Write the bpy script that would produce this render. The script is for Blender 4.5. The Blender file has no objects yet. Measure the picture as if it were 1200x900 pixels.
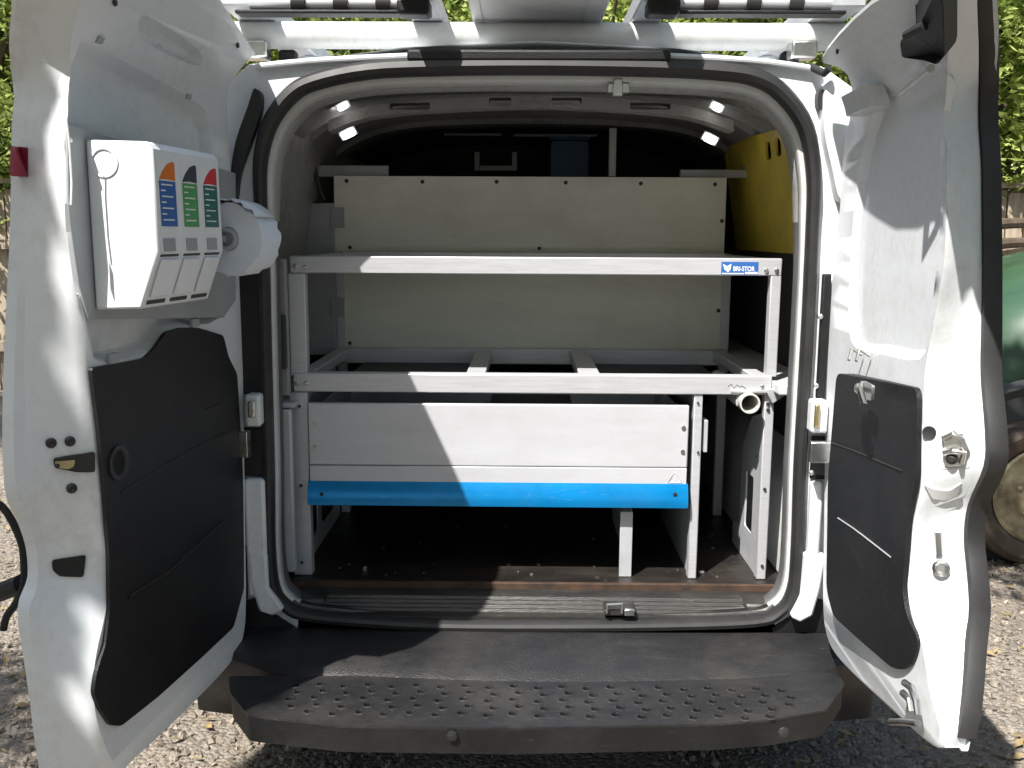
import bpy, bmesh, math, random
from mathutils import Vector, Matrix, Euler, noise
from mathutils.geometry import tessellate_polygon
random.seed(7)
R = math.radians
sc = bpy.context.scene

# ------------------------------------------------------------------ camera
F, PITCH, YAW, ROLL = 1119.0, 8.9, 0.77, -0.3
CP = Vector((-0.028, -2.13, 1.40))
cam = bpy.data.cameras.new('camera')
cam.sensor_width = 36; cam.lens = F / 1200 * 36
cam.clip_start = 0.05; cam.clip_end = 500
camo = bpy.data.objects.new('camera', cam)
sc.collection.objects.link(camo)
camo.location = CP
camo.rotation_euler = Euler((R(90 - PITCH), R(ROLL), R(YAW)), 'XYZ')
sc.camera = camo
CM = camo.rotation_euler.to_matrix()
sc.render.resolution_x, sc.render.resolution_y = 1024, 768

# ------------------------------------------------------------------ light
SA, SB = 0.69, 1.80                     # the light travels (+SA, +1, -SB)
SUN_EL = math.atan2(SB, math.hypot(SA, 1))
w = bpy.data.worlds.new('World'); sc.world = w; w.use_nodes = True
nt = w.node_tree; nt.nodes.clear()
wo = nt.nodes.new('ShaderNodeOutputWorld'); wb = nt.nodes.new('ShaderNodeBackground')
sky = nt.nodes.new('ShaderNodeTexSky'); sky.sky_type = 'NISHITA'; sky.sun_disc = False
sky.sun_elevation = SUN_EL; sky.sun_rotation = math.atan2(-SA, -1)
sky.air_density = 1.0; sky.dust_density = 1.6
wb.inputs[1].default_value = 0.088
nt.links.new(sky.outputs[0], wb.inputs[0]); nt.links.new(wb.outputs[0], wo.inputs[0])
sl = bpy.data.lights.new('sun', 'SUN'); sl.energy = 5.0; sl.angle = R(0.55); sl.color = (1, 0.96, 0.9)
so = bpy.data.objects.new('sun', sl); sc.collection.objects.link(so)
so.rotation_euler = Vector((SA, 1, -SB)).to_track_quat('-Z', 'Y').to_euler()
sc.view_settings.view_transform = 'Standard'; sc.view_settings.look = 'None'
sc.view_settings.exposure = 1.05; sc.view_settings.gamma = 1

# ------------------------------------------------------------------ helpers
def ray(px, py):
    return CM @ Vector(((px - 600) / F, (450 - py) / F, -1))
def at(px, py, Y):
    r = ray(px, py); return CP + r * ((Y - CP.y) / r.y)
def atx(px, py, X):
    r = ray(px, py); return CP + r * ((X - CP.x) / r.x)
def atz(px, py, Z):
    r = ray(px, py); return CP + r * ((Z - CP.z) / r.z)

def link(name, me, m=None, parent=None, label=None, cat=None, group=None, kind=None, smooth=True, bev=0, loc=None):
    o = bpy.data.objects.new(name, me)
    sc.collection.objects.link(o)
    if m is not None and not me.materials: me.materials.append(m)
    if parent: o.parent = parent
    if loc is not None: o.location = loc
    if label: o['label'] = label
    if cat: o['category'] = cat
    if group: o['group'] = group
    if kind: o['kind'] = kind
    if smooth and len(me.polygons):
        me.polygons.foreach_set('use_smooth', [True] * len(me.polygons))
        me.set_sharp_from_angle(angle=R(32))
    if bev:
        b = o.modifiers.new('bevel', 'BEVEL'); b.width = bev; b.segments = 2; b.limit_method = 'ANGLE'; b.angle_limit = R(40)
        b.harden_normals = False
    return o
def thing(name, label, cat, group=None, loc=(0, 0, 0), kind=None):
    o = bpy.data.objects.new(name, None); sc.collection.objects.link(o)
    o.empty_display_size = 0.1; o.location = loc; o['label'] = label
    if cat: o['category'] = cat
    if group: o['group'] = group
    return o
def mesh(name, vs, fs):
    me = bpy.data.meshes.new(name); me.from_pydata([tuple(v) for v in vs], [], fs); me.update(); return me
def bm_obj(name, bm, *a, recalc=True, **k):
    if recalc: bmesh.ops.recalc_face_normals(bm, faces=bm.faces)
    me = bpy.data.meshes.new(name); bm.to_mesh(me); bm.free(); return link(name, me, *a, **k)
def box(bm, x0, x1, y0, y1, z0, z1, M=None):
    vs = [bm.verts.new(M @ Vector(p) if M else p) for p in
          [(x0, y0, z0), (x1, y0, z0), (x1, y1, z0), (x0, y1, z0), (x0, y0, z1), (x1, y0, z1), (x1, y1, z1), (x0, y1, z1)]]
    for f in [(0, 3, 2, 1), (4, 5, 6, 7), (0, 1, 5, 4), (1, 2, 6, 5), (2, 3, 7, 6), (3, 0, 4, 7)]:
        bm.faces.new([vs[i] for i in f])
def boxes(name, L, m, parent=None, bev=0.002, **k):
    bm = bmesh.new()
    for b in L: box(bm, *b)
    return bm_obj(name, bm, m, parent, bev=bev, **k)
def pxbox(px0, px1, py0, py1, Y, d):
    """box on the plane Y whose front face is measured between two corners, d deep"""
    a = at(px0, py1, Y); b = at(px1, py0, Y)
    return (a.x, b.x, Y, Y + d, a.z, b.z)
def tube_bm(bm, path, r, n=10, closed=False, caps=True):
    path = [Vector(p) for p in path]; N = len(path); rings = []
    up = None
    for i, p in enumerate(path):
        if closed: t = (path[(i + 1) % N] - path[i - 1])
        else: t = path[min(i + 1, N - 1)] - path[max(i - 1, 0)]
        t.normalize()
        if up is None: up = Vector((0, 0, 1)) if abs(t.z) < .9 else Vector((1, 0, 0))
        s = t.cross(up).normalized(); up = s.cross(t).normalized()
        rr = r[i] if isinstance(r, (list, tuple)) else r
        rings.append([bm.verts.new(p + (s * math.cos(2 * math.pi * k / n) + up * math.sin(2 * math.pi * k / n)) * rr) for k in range(n)])
    for i in range(N if closed else N - 1):
        A, B = rings[i], rings[(i + 1) % N]
        for k in range(n): bm.faces.new((A[k], A[(k + 1) % n], B[(k + 1) % n], B[k]))
    if caps and not closed:
        bm.faces.new(rings[0][::-1]); bm.faces.new(rings[-1])
def tube(name, path, r, m, parent=None, n=10, closed=False, **k):
    bm = bmesh.new(); tube_bm(bm, path, r, n, closed); return bm_obj(name, bm, m, parent, **k)
def lathe_bm(bm, prof, M, n=24, closed=False):
    rings = []
    for (r, h) in prof:
        rings.append([bm.verts.new(M @ Vector((r * math.cos(2 * math.pi * k / n), r * math.sin(2 * math.pi * k / n), h))) for k in range(n)])
    L = len(prof)
    for i in range(L if closed else L - 1):
        A, B = rings[i], rings[(i + 1) % L]
        for k in range(n): bm.faces.new((A[k], A[(k + 1) % n], B[(k + 1) % n], B[k]))
    if not closed:
        bm.faces.new(rings[0][::-1]); bm.faces.new(rings[-1])
def frame_to(p, d):
    return Matrix.Translation(p) @ Vector(d).to_track_quat('Z', 'Y').to_matrix().to_4x4()
def lathe(name, prof, p, d, m, parent=None, n=24, closed=False, **k):
    bm = bmesh.new(); lathe_bm(bm, prof, frame_to(Vector(p), d), n, closed); return bm_obj(name, bm, m, parent, **k)
def crom(pts, n=4, closed=True):
    """Catmull-Rom through 2D or 3D points"""
    P = [Vector(p) for p in pts]; N = len(P); out = []
    rng = range(N) if closed else range(N - 1)
    for i in rng:
        p0, p1, p2, p3 = (P[(i - 1) % N], P[i], P[(i + 1) % N], P[(i + 2) % N]) if closed else (P[max(i - 1, 0)], P[i], P[i + 1], P[min(i + 2, N - 1)])
        for k in range(n):
            t = k / n
            out.append(0.5 * ((2 * p1) + (p2 - p0) * t + (2 * p0 - 5 * p1 + 4 * p2 - p3) * t * t + (3 * p1 - p0 - 3 * p2 + p3) * t ** 3))
    if not closed: out.append(P[-1].copy())
    return out
def rounded(pts, r, n=4):
    P = [Vector(p) for p in pts]; N = len(P); out = []
    for i in range(N):
        a, b, c = P[i - 1], P[i], P[(i + 1) % N]
        rr = min(r, (a - b).length * .45, (c - b).length * .45)
        s = b + (a - b).normalized() * rr; e = b + (c - b).normalized() * rr
        for k in range(n + 1):
            t = k / n; out.append(s * (1 - t) ** 2 + b * 2 * t * (1 - t) + e * t * t)
    return out
def slab_bm(bm, outer, holes, w0, w1, mapf=None, cuts=()):
    """a plate with holes: outline in (u,v), from w0 to w1, bent by mapf"""
    loops = [[Vector((p[0], p[1], 0)) for p in outer]] + [[Vector((p[0], p[1], 0)) for p in h] for h in holes]
    tris = tessellate_polygon(loops)
    flat = [p for L in loops for p in L]
    b = bmesh.new()
    A = [b.verts.new((p.x, p.y, w0)) for p in flat]; B = [b.verts.new((p.x, p.y, w1)) for p in flat]
    for t in tris:
        try:
            b.faces.new([A[i] for i in t]); b.faces.new([B[i] for i in reversed(t)])
        except ValueError: pass
    o = 0
    for L in loops:
        n = len(L)
        for i in range(n):
            j = (i + 1) % n
            try: b.faces.new((A[o + i], A[o + j], B[o + j], B[o + i]))
            except ValueError: pass
        o += n
    for c in cuts:
        bmesh.ops.bisect_plane(b, geom=b.verts[:] + b.edges[:] + b.faces[:], plane_co=(0, c, 0), plane_no=(0, 1, 0))
    if mapf:
        for v in b.verts: v.co = mapf(v.co.x, v.co.y, v.co.z)
    bmesh.ops.recalc_face_normals(b, faces=b.faces)
    me = bpy.data.meshes.new('tmp'); b.to_mesh(me); b.free(); bm.from_mesh(me); bpy.data.meshes.remove(me)
def slab(name, outer, holes, w0, w1, m, parent=None, mapf=None, cuts=(), **k):
    bm = bmesh.new(); slab_bm(bm, outer, holes, w0, w1, mapf, cuts); return bm_obj(name, bm, m, parent, recalc=False, **k)
def loft_bm(bm, loops, closed=True):
    V = [[bm.verts.new(p) for p in L] for L in loops]
    for A, B in zip(V, V[1:]):
        n = len(A)
        for k in range(n if closed else n - 1):
            bm.faces.new((A[k], A[(k + 1) % n], B[(k + 1) % n], B[k]))
    return V
MY = lambda Y: (lambda u, v, w: Vector((u, Y + w, v)))        # plate facing the camera
MX = lambda X: (lambda u, v, w: Vector((X + w, u, v)))        # plate facing sideways (u = y)
MZ = lambda Z: (lambda u, v, w: Vector((u, v, Z + w)))
def pl(pts, Y):
    return [(at(x, y, Y).x, at(x, y, Y).z) for x, y in pts]
def copy_tree(o, parent=None, loc=None, label=None):
    c = o.copy(); sc.collection.objects.link(c)
    if parent: c.parent = parent
    if loc is not None: c.location = loc
    if label: c['label'] = label
    for ch in list(o.children): copy_tree(ch, c)
    return c

# ------------------------------------------------------------------ materials
def mat(name, col, rough=.5, metal=0, var=.12, scale=8, bump=0, bscale=60, spec=.5, col2=None, stretch=None, coat=0, trans=0, emit=0, detail=6):
    m = bpy.data.materials.new(name); m.use_nodes = True; t = m.node_tree; N = t.nodes; L = t.links
    b = N['Principled BSDF']; b.inputs['Roughness'].default_value = rough; b.inputs['Metallic'].default_value = metal
    b.inputs['Specular IOR Level'].default_value = spec
    if coat: b.inputs['Coat Weight'].default_value = coat; b.inputs['Coat Roughness'].default_value = .08
    tc = N.new('ShaderNodeTexCoord'); mp = N.new('ShaderNodeMapping'); L.new(tc.outputs['Object'], mp.inputs[0])
    if stretch: mp.inputs['Scale'].default_value = stretch
    nz = N.new('ShaderNodeTexNoise'); nz.inputs['Scale'].default_value = scale; nz.inputs['Detail'].default_value = detail; nz.inputs['Roughness'].default_value = .62
    L.new(mp.outputs[0], nz.inputs[0])
    rp = N.new('ShaderNodeValToRGB'); rp.color_ramp.elements[0].position = .3; rp.color_ramp.elements[1].position = .72
    c2 = col2 or tuple(c * (1 - var * 2.2) for c in col)
    rp.color_ramp.elements[0].color = (*c2, 1); rp.color_ramp.elements[1].color = (*col, 1)
    L.new(nz.outputs[0], rp.inputs[0]); L.new(rp.outputs[0], b.inputs['Base Color'])
    mr = N.new('ShaderNodeMapRange'); mr.inputs[3].default_value = max(0.02, rough - .08); mr.inputs[4].default_value = min(1, rough + .12)
    L.new(nz.outputs[0], mr.inputs[0]); L.new(mr.outputs[0], b.inputs['Roughness'])
    if bump:
        n2 = N.new('ShaderNodeTexNoise'); n2.inputs['Scale'].default_value = bscale; n2.inputs['Detail'].default_value = 4
        L.new(mp.outputs[0], n2.inputs[0])
        bp = N.new('ShaderNodeBump'); bp.inputs['Strength'].default_value = bump; bp.inputs['Distance'].default_value = .004
        L.new(n2.outputs[0], bp.inputs['Height']); L.new(bp.outputs[0], b.inputs['Normal'])
    if emit:
        b.inputs['Emission Color'].default_value = (*col, 1); b.inputs['Emission Strength'].default_value = emit
    return m
def wear(m, col, amt=.4, scale=6, lo=.60, hi=.72, stretch=(1, 1, 9), rot=.5, smudge=.25, scol=None):
    """scratches and dusty smudges mixed over a material's own colour"""
    t = m.node_tree; N = t.nodes; L = t.links; b = N['Principled BSDF']; src = b.inputs['Base Color'].links[0].from_socket
    tc = N.new('ShaderNodeTexCoord')
    for sc_, st_, r_, a_, l_, h_, c_ in ((scale * 5, stretch, rot, amt, lo, hi, col), (scale * .7, (1, 1, 1), 0, smudge, .48, .75, scol or col)):
        mp = N.new('ShaderNodeMapping'); mp.inputs['Scale'].default_value = st_; mp.inputs['Rotation'].default_value = (r_ * .3, r_, r_ * .2); L.new(tc.outputs['Object'], mp.inputs[0])
        n = N.new('ShaderNodeTexNoise'); n.inputs['Scale'].default_value = sc_; n.inputs['Detail'].default_value = 10; n.inputs['Roughness'].default_value = .7; L.new(mp.outputs[0], n.inputs[0])
        r = N.new('ShaderNodeMapRange'); r.inputs[1].default_value = l_; r.inputs[2].default_value = h_; r.inputs[4].default_value = a_; L.new(n.outputs[0], r.inputs[0])
        mx = N.new('ShaderNodeMix'); mx.data_type = 'RGBA'; L.new(r.outputs[0], mx.inputs['Factor']); L.new(src, mx.inputs['A']); mx.inputs['B'].default_value = (*c_, 1)
        src = mx.outputs['Result']
    L.new(src, b.inputs['Base Color']); return m
def paint(name, col, grime=(.42, .40, .36), amount=.5, rough=.28):
    """car paint with uneven grime and fine scuffs"""
    m = bpy.data.materials.new(name); m.use_nodes = True; t = m.node_tree; N = t.nodes; L = t.links
    b = N['Principled BSDF']; tc = N.new('ShaderNodeTexCoord')
    n1 = N.new('ShaderNodeTexNoise'); n1.inputs['Scale'].default_value = 3.5; n1.inputs['Detail'].default_value = 9; n1.inputs['Roughness'].default_value = .7
    n2 = N.new('ShaderNodeTexNoise'); n2.inputs['Scale'].default_value = 45; n2.inputs['Detail'].default_value = 6; n2.inputs['Roughness'].default_value = .8
    for n in (n1, n2): L.new(tc.outputs['Object'], n.inputs[0])
    mul = N.new('ShaderNodeMath'); mul.operation = 'MULTIPLY'; L.new(n1.outputs[0], mul.inputs[0]); L.new(n2.outputs[0], mul.inputs[1])
    mr = N.new('ShaderNodeMapRange'); mr.inputs[1].default_value = .22; mr.inputs[2].default_value = .46; mr.inputs[3].default_value = 0; mr.inputs[4].default_value = amount
    L.new(mul.outputs[0], mr.inputs[0])
    mx = N.new('ShaderNodeMix'); mx.data_type = 'RGBA'; mx.inputs['A'].default_value = (*col, 1); mx.inputs['B'].default_value = (*grime, 1)
    L.new(mr.outputs[0], mx.inputs['Factor']); L.new(mx.outputs['Result'], b.inputs['Base Color'])
    m2 = N.new('ShaderNodeMapRange'); m2.inputs[3].default_value = rough; m2.inputs[4].default_value = rough + .35
    L.new(n1.outputs[0], m2.inputs[0]); L.new(m2.outputs[0], b.inputs['Roughness'])
    bp = N.new('ShaderNodeBump'); bp.inputs['Strength'].default_value = .12; bp.inputs['Distance'].default_value = .02
    n3 = N.new('ShaderNodeTexNoise'); n3.inputs['Scale'].default_value = 7; n3.inputs['Detail'].default_value = 2; L.new(tc.outputs['Object'], n3.inputs[0])
    L.new(n3.outputs[0], bp.inputs['Height']); L.new(bp.outputs[0], b.inputs['Normal'])
    b.inputs['Coat Weight'].default_value = .25; b.inputs['Coat Roughness'].default_value = .12
    return m
M = {}
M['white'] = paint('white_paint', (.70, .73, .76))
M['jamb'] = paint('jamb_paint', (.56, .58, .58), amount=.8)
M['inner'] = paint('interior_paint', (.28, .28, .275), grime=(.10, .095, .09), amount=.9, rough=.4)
M['dark'] = mat('dark_lining', (.055, .06, .06), .75, bump=.3, bscale=120)
M['plastic'] = mat('black_plastic', (.011, .0115, .013), .45, var=.2, spec=.35, scale=5, bump=.35, bscale=420)
M['bumper'] = mat('bumper_plastic', (.009, .0095, .011), .36, col2=(.02, .02, .021), scale=9, bump=.4, bscale=160, stretch=(1, 3, 1))
M['rubber'] = mat('rubber', (.012, .012, .013), .5, col2=(.028, .028, .028), scale=14)
M['alu'] = mat('aluminium', (.60, .61, .64), .36, metal=.3, var=.08, scale=30, bump=.05, bscale=60, stretch=(.3, 1, 6))
M['alu2'] = mat('painted_steel', (.58, .6, .63), .42, metal=.3, var=.08, scale=14)
M['drawer'] = mat('drawer_metal', (.60, .61, .65), .34, metal=.2, var=.05, scale=6, stretch=(.4, 1, 3))
M['blue'] = mat('blue_anodised', (.0, .26, .66), .3, metal=.45, var=.1, scale=10)
M['board'] = mat('cream_board', (.74, .76, .69), .6, col2=(.60, .61, .54), scale=3.2, stretch=(.5, 1, 2.4), bump=.08, bscale=30, detail=9)
M['yellow'] = mat('yellow_panel', (.82, .64, .08), .5, col2=(.55, .40, .05), scale=4)
M['ply'] = mat('floor_plywood', (.022, .018, .015), .42, col2=(.007, .0065, .0065), scale=9, bump=.4, bscale=40, stretch=(.6, 2, 1))
M['plyedge'] = mat('plywood_edge', (.085, .045, .025), .7, col2=(.016, .012, .01), scale=20)
M['sill'] = mat('sill_plastic', (.012, .012, .013), .36, col2=(.035, .033, .03), scale=12, stretch=(.5, 2, 4), bump=.2, bscale=90)
M['chrome'] = mat('zinc_metal', (.7, .7, .68), .28, metal=1, var=.1, scale=20)
M['brass'] = mat('passivated_zinc', (.62, .52, .28), .35, metal=.9, var=.15, scale=20)
M['disp'] = mat('dispenser_plastic', (.78, .81, .84), .3, var=.03, scale=5)
M['greyplas'] = mat('grey_plastic', (.36, .38, .40), .45, var=.08)
M['paper'] = mat('paper', (.72, .77, .86), .85, var=.06, scale=12, bump=.5, bscale=22)
M['red'] = mat('red_reflector', (.28, .02, .05), .35, var=.25, scale=40)
M['st_blue'] = mat('sticker_blue', (.03, .13, .42), .4, var=.05)
M['st_green'] = mat('sticker_green', (.08, .36, .12), .4, var=.05)
M['st_teal'] = mat('sticker_teal', (.02, .15, .13), .4, var=.05)
M['st_orange'] = mat('sticker_orange', (.78, .2, .03), .4, var=.05)
M['st_red'] = mat('sticker_red', (.62, .04, .05), .4, var=.05)
M['st_dark'] = mat('sticker_dark', (.05, .05, .08), .4, var=.05)
M['st_white'] = mat('sticker_white', (.8, .8, .8), .45, var=.03)
M['glow'] = mat('lamp_lens', (1, .98, .93), .3, emit=6)
M['tyre'] = mat('tyre_rubber', (.03, .026, .022), .9, col2=(.13, .095, .065), scale=7, bump=.6, bscale=60)
M['cream'] = mat('cream_wheel_paint', (.60, .52, .32), .5, col2=(.13, .09, .05), scale=8)
M['green'] = mat('green_car_paint', (.04, .095, .05), .4, var=.2, scale=4, coat=.3)
M['bark'] = mat('bark', (.12, .09, .06), .9, var=.3, scale=12, bump=1, bscale=40, stretch=(1, 1, .2))
M['fence'] = mat('weathered_wood', (.50, .42, .32), .85, col2=(.24, .19, .14), scale=6, stretch=(3, 3, .4), bump=.5, bscale=50)
M['bluebox'] = mat('blue_crate_plastic', (.03, .13, .30), .45)
M['tail'] = mat('tail_lamp_red', (.35, .01, .01), .15, coat=.5)
wear(M['plastic'], (.09, .085, .08), .5, 5, smudge=.35, scol=(.045, .043, .04))
wear(M['bumper'], (.10, .095, .085), .5, 6, stretch=(1, 6, 1), smudge=.6, scol=(.06, .055, .048))
wear(M['yellow'], (.30, .22, .06), .8, 5, smudge=.6, scol=(.45, .34, .07))
wear(M['drawer'], (.36, .36, .38), .5, 5, stretch=(1, 1, 14), smudge=.3, scol=(.40, .39, .37))
wear(M['board'], (.34, .33, .27), .7, 4, stretch=(1, 1, 8), smudge=.5, scol=(.46, .44, .36))
wear(M['blue'], (.22, .42, .62), .6, 6, stretch=(1, 1, 12), rot=.1, smudge=.35, scol=(.05, .2, .42))
wear(M['disp'], (.5, .5, .47), .3, 5, smudge=.25, scol=(.58, .58, .54))
wear(M['alu'], (.33, .33, .33), .5, 7, smudge=.35, scol=(.42, .41, .40))
wear(M['ply'], (.12, .10, .085), .7, 5, smudge=.5, scol=(.06, .05, .042))
wear(M['sill'], (.16, .15, .14), .7, 5, stretch=(1, 6, 6), smudge=.5, scol=(.05, .046, .04))
def glass_mat():
    m = bpy.data.materials.new('tinted_glass'); m.use_nodes = True; b = m.node_tree.nodes['Principled BSDF']
    b.inputs['Base Color'].default_value = (.02, .025, .03, 1); b.inputs['Roughness'].default_value = .05
    return m
M['glass'] = glass_mat()
def leaf_mat(name, c1, c2, c3):
    m = bpy.data.materials.new(name); m.use_nodes = True; t = m.node_tree; N = t.nodes; L = t.links
    for n in list(N): N.remove(n)
    out = N.new('ShaderNodeOutputMaterial'); tc = N.new('ShaderNodeTexCoord')
    nz = N.new('ShaderNodeTexNoise'); nz.inputs['Scale'].default_value = 9; nz.inputs['Detail'].default_value = 8; L.new(tc.outputs['Object'], nz.inputs[0])
    rp = N.new('ShaderNodeValToRGB'); e = rp.color_ramp.elements; e[0].position = .34; e[0].color = (*c1, 1); e[1].position = .66; e[1].color = (*c3, 1)
    x = rp.color_ramp.elements.new(.5); x.color = (*c2, 1); L.new(nz.outputs[0], rp.inputs[0])
    p = N.new('ShaderNodeBsdfPrincipled'); p.inputs['Roughness'].default_value = .4; L.new(rp.outputs[0], p.inputs['Base Color'])
    tr = N.new('ShaderNodeBsdfTranslucent'); L.new(rp.outputs[0], tr.inputs[0])
    mx = N.new('ShaderNodeMixShader'); mx.inputs[0].default_value = .42; L.new(p.outputs[0], mx.inputs[1]); L.new(tr.outputs[0], mx.inputs[2]); L.new(mx.outputs[0], out.inputs[0])
    return m
M['leaf'] = leaf_mat('leaf_green', (.06, .11, .02), (.33, .41, .10), (.68, .72, .30))
M['leaf2'] = leaf_mat('leaf_dark_green', (.04, .08, .012), (.24, .31, .07), (.56, .62, .24))
def gravel_mat():
    m = bpy.data.materials.new('gravel'); m.use_nodes = True; t = m.node_tree; N = t.nodes; L = t.links
    b = N['Principled BSDF']; b.inputs['Roughness'].default_value = .85; tc = N.new('ShaderNodeTexCoord')
    vo = N.new('ShaderNodeTexVoronoi'); vo.inputs['Scale'].default_value = 75; L.new(tc.outputs['Object'], vo.inputs['Vector'])
    nz = N.new('ShaderNodeTexNoise'); nz.inputs['Scale'].default_value = 2.2; nz.inputs['Detail'].default_value = 9; L.new(tc.outputs['Object'], nz.inputs[0])
    rp = N.new('ShaderNodeValToRGB'); rp.color_ramp.elements[0].color = (.05, .038, .028, 1); rp.color_ramp.elements[1].color = (.38, .34, .29, 1)
    sep = N.new('ShaderNodeSeparateColor'); L.new(vo.outputs['Color'], sep.inputs[0])
    ad = N.new('ShaderNodeMath'); ad.operation = 'MULTIPLY_ADD'; L.new(sep.outputs[0], ad.inputs[0]); ad.inputs[1].default_value = .55; L.new(nz.outputs[0], ad.inputs[2])
    sb = N.new('ShaderNodeMath'); sb.operation = 'SUBTRACT'; L.new(ad.outputs[0], sb.inputs[0]); sb.inputs[1].default_value = .28
    L.new(sb.outputs[0], rp.inputs[0]); L.new(rp.outputs[0], b.inputs['Base Color'])
    n2 = N.new('ShaderNodeTexNoise'); n2.inputs['Scale'].default_value = 1.1; n2.inputs['Detail'].default_value = 12; n2.inputs['Roughness'].default_value = .75; L.new(tc.outputs['Object'], n2.inputs[0])
    mr = N.new('ShaderNodeMapRange'); mr.inputs[1].default_value = .45; mr.inputs[2].default_value = .62; mr.inputs[4].default_value = .8; L.new(n2.outputs[0], mr.inputs[0])
    mx = N.new('ShaderNodeMix'); mx.data_type = 'RGBA'; L.new(mr.outputs[0], mx.inputs['Factor']); L.new(rp.outputs[0], mx.inputs['A']); mx.inputs['B'].default_value = (.17, .14, .105, 1)
    L.new(mx.outputs['Result'], b.inputs['Base Color'])
    bp = N.new('ShaderNodeBump'); bp.inputs['Strength'].default_value = .9; bp.inputs['Distance'].default_value = .012; bp.invert = True
    L.new(vo.outputs['Distance'], bp.inputs['Height']); L.new(bp.outputs[0], b.inputs['Normal'])
    return m
M['gravel'] = gravel_mat()
M['stone'] = mat('pebble', (.38, .33, .27), .8, col2=(.08, .065, .05), scale=30)

# ------------------------------------------------------------------ setting: ground
def make_ground():
    bm = bmesh.new(); n = 60
    xs = [-60, -20, -8] + [-5 + i * .2 for i in range(51)] + [8, 20, 60]
    ys = [-40, -15, -6] + [-3 + i * .25 for i in range(49)] + [12, 25, 80]
    V = [[bm.verts.new((x, y, (noise.noise(Vector((x * 1.3, y * 1.3, 0))) * .018 - .01) if abs(x) < 6 and -4 < y < 10 else -.01)) for x in xs] for y in ys]
    for j in range(len(ys) - 1):
        for i in range(len(xs) - 1): bm.faces.new((V[j][i], V[j][i + 1], V[j + 1][i + 1], V[j + 1][i]))
    bm_obj('ground', bm, M['gravel'], kind='structure')
    # loose stones on the gravel, uncountable
    bm = bmesh.new(); rs = random.Random(3)
    def stone(x, y, s):
        z = noise.noise(Vector((x * 1.3, y * 1.3, 0))) * .018 - .01
        c = Vector((x, y, z + s * .25)); q = Euler((rs.random() * 6, rs.random() * 6, rs.random() * 6)).to_matrix()
        sx, sy, sz = s, s * rs.uniform(.6, 1), s * rs.uniform(.4, .7)
        P = [bm.verts.new(c + q @ Vector(p)) for p in ((sx, 0, 0), (-sx, 0, 0), (0, sy, 0), (0, -sy, 0), (0, 0, sz), (0, 0, -sz))]
        for f in ((0, 2, 4), (2, 1, 4), (1, 3, 4), (3, 0, 4), (2, 0, 5), (1, 2, 5), (3, 1, 5), (0, 3, 5)): bm.faces.new([P[i] for i in f])
    for i in range(26000):
        if i % 3 == 0: x, y = rs.uniform(-2.2, -.3), rs.uniform(-.6, 2.4)
        elif i % 3 == 1: x, y = rs.uniform(.4, 2.6), rs.uniform(-.6, 2.6)
        else: x, y = rs.uniform(-4, 5), rs.uniform(-2, 6)
        stone(x, y, rs.choice((.005, .007, .009, .012, .016)) * rs.uniform(.7, 1.2))
    bm_obj('gravel_stones', bm, M['stone'], kind='stuff', recalc=False, smooth=False)
make_ground()
def litter():
    rs = random.Random(8); vs = []; fs = []
    for i in range(2600):
        x, y = rs.uniform(-3.5, 4), rs.uniform(-1, 5); z = noise.noise(Vector((x * 1.3, y * 1.3, 0))) * .018 - .004
        q = Euler((rs.uniform(-.5, .5), rs.uniform(-.5, .5), rs.uniform(0, 6.3))).to_matrix(); a = rs.uniform(.010, .028); b = len(vs); c = Vector((x, y, z + .006))
        vs += [c + q @ Vector(p) for p in ((-a, 0, 0), (-a * .2, -a * .4, .003), (a, 0, 0), (-a * .2, a * .4, .003))]; fs.append((b, b + 1, b + 2, b + 3))
    link('leaf_litter', mesh('leaf_litter', vs, fs), mat('dry_leaf', (.36, .25, .12), .7, col2=(.12, .10, .04), scale=9), kind='stuff', smooth=False)
litter()

# ------------------------------------------------------------------ setting: trees and fence
def crown_mesh(name, rx, rz, nleaf, seed, ls=.05):
    rs = random.Random(seed); vs = []; fs = []
    cl = []
    for i in range(70):
        d = Vector((rs.gauss(0, 1), rs.gauss(0, 1), rs.gauss(0, 1))).normalized() * rs.uniform(.35, 1) ** .6
        cl.append((Vector((d.x * rx, d.y * rx, d.z * rz)), rs.uniform(.25, .6)))
    for i in range(nleaf):
        c, r = cl[rs.randrange(70)]
        d = Vector((rs.gauss(0, 1), rs.gauss(0, 1), rs.gauss(0, 1))).normalized() * r * rs.uniform(.3, 1) ** .5
        p = c + d; s = ls * rs.uniform(.6, 1.5)
        q = Euler((rs.uniform(-.9, .9), rs.uniform(-.9, .9), rs.uniform(0, 6.3))).to_matrix()
        b = len(vs)
        vs += [p + q @ Vector((-s, 0, 0)), p + q @ Vector((0, -s * .42, -s * .12)), p + q @ Vector((s, 0, -s * .2)), p + q @ Vector((0, s * .42, -s * .12))]
        fs.append((b, b + 1, b + 2, b + 3))
    return mesh(name, vs, fs)
def trunk_mesh(name, h, r, seed, rx, rz, cz):
    rs = random.Random(seed); bm = bmesh.new()
    tube_bm(bm, [(0, 0, -.1), (.05, .02, h * .4), (-.04, .05, h * .75), (.02, 0, h)], [r * 1.25, r, r * .75, r * .4], 10)
    for i in range(9):
        a = rs.uniform(0, 6.3); z0 = h * rs.uniform(.4, .95); e = Vector((math.cos(a) * rx * .8, math.sin(a) * rx * .8, cz + rs.uniform(-.6, .8) * rz))
        s = Vector((0, 0, z0)); mid = (s + e) / 2 + Vector((0, 0, .15))
        tube_bm(bm, [s, mid, e], [r * .4, r * .25, r * .08], 6)
    me = bpy.data.meshes.new(name); bm.to_mesh(me); bm.free(); return me
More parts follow.
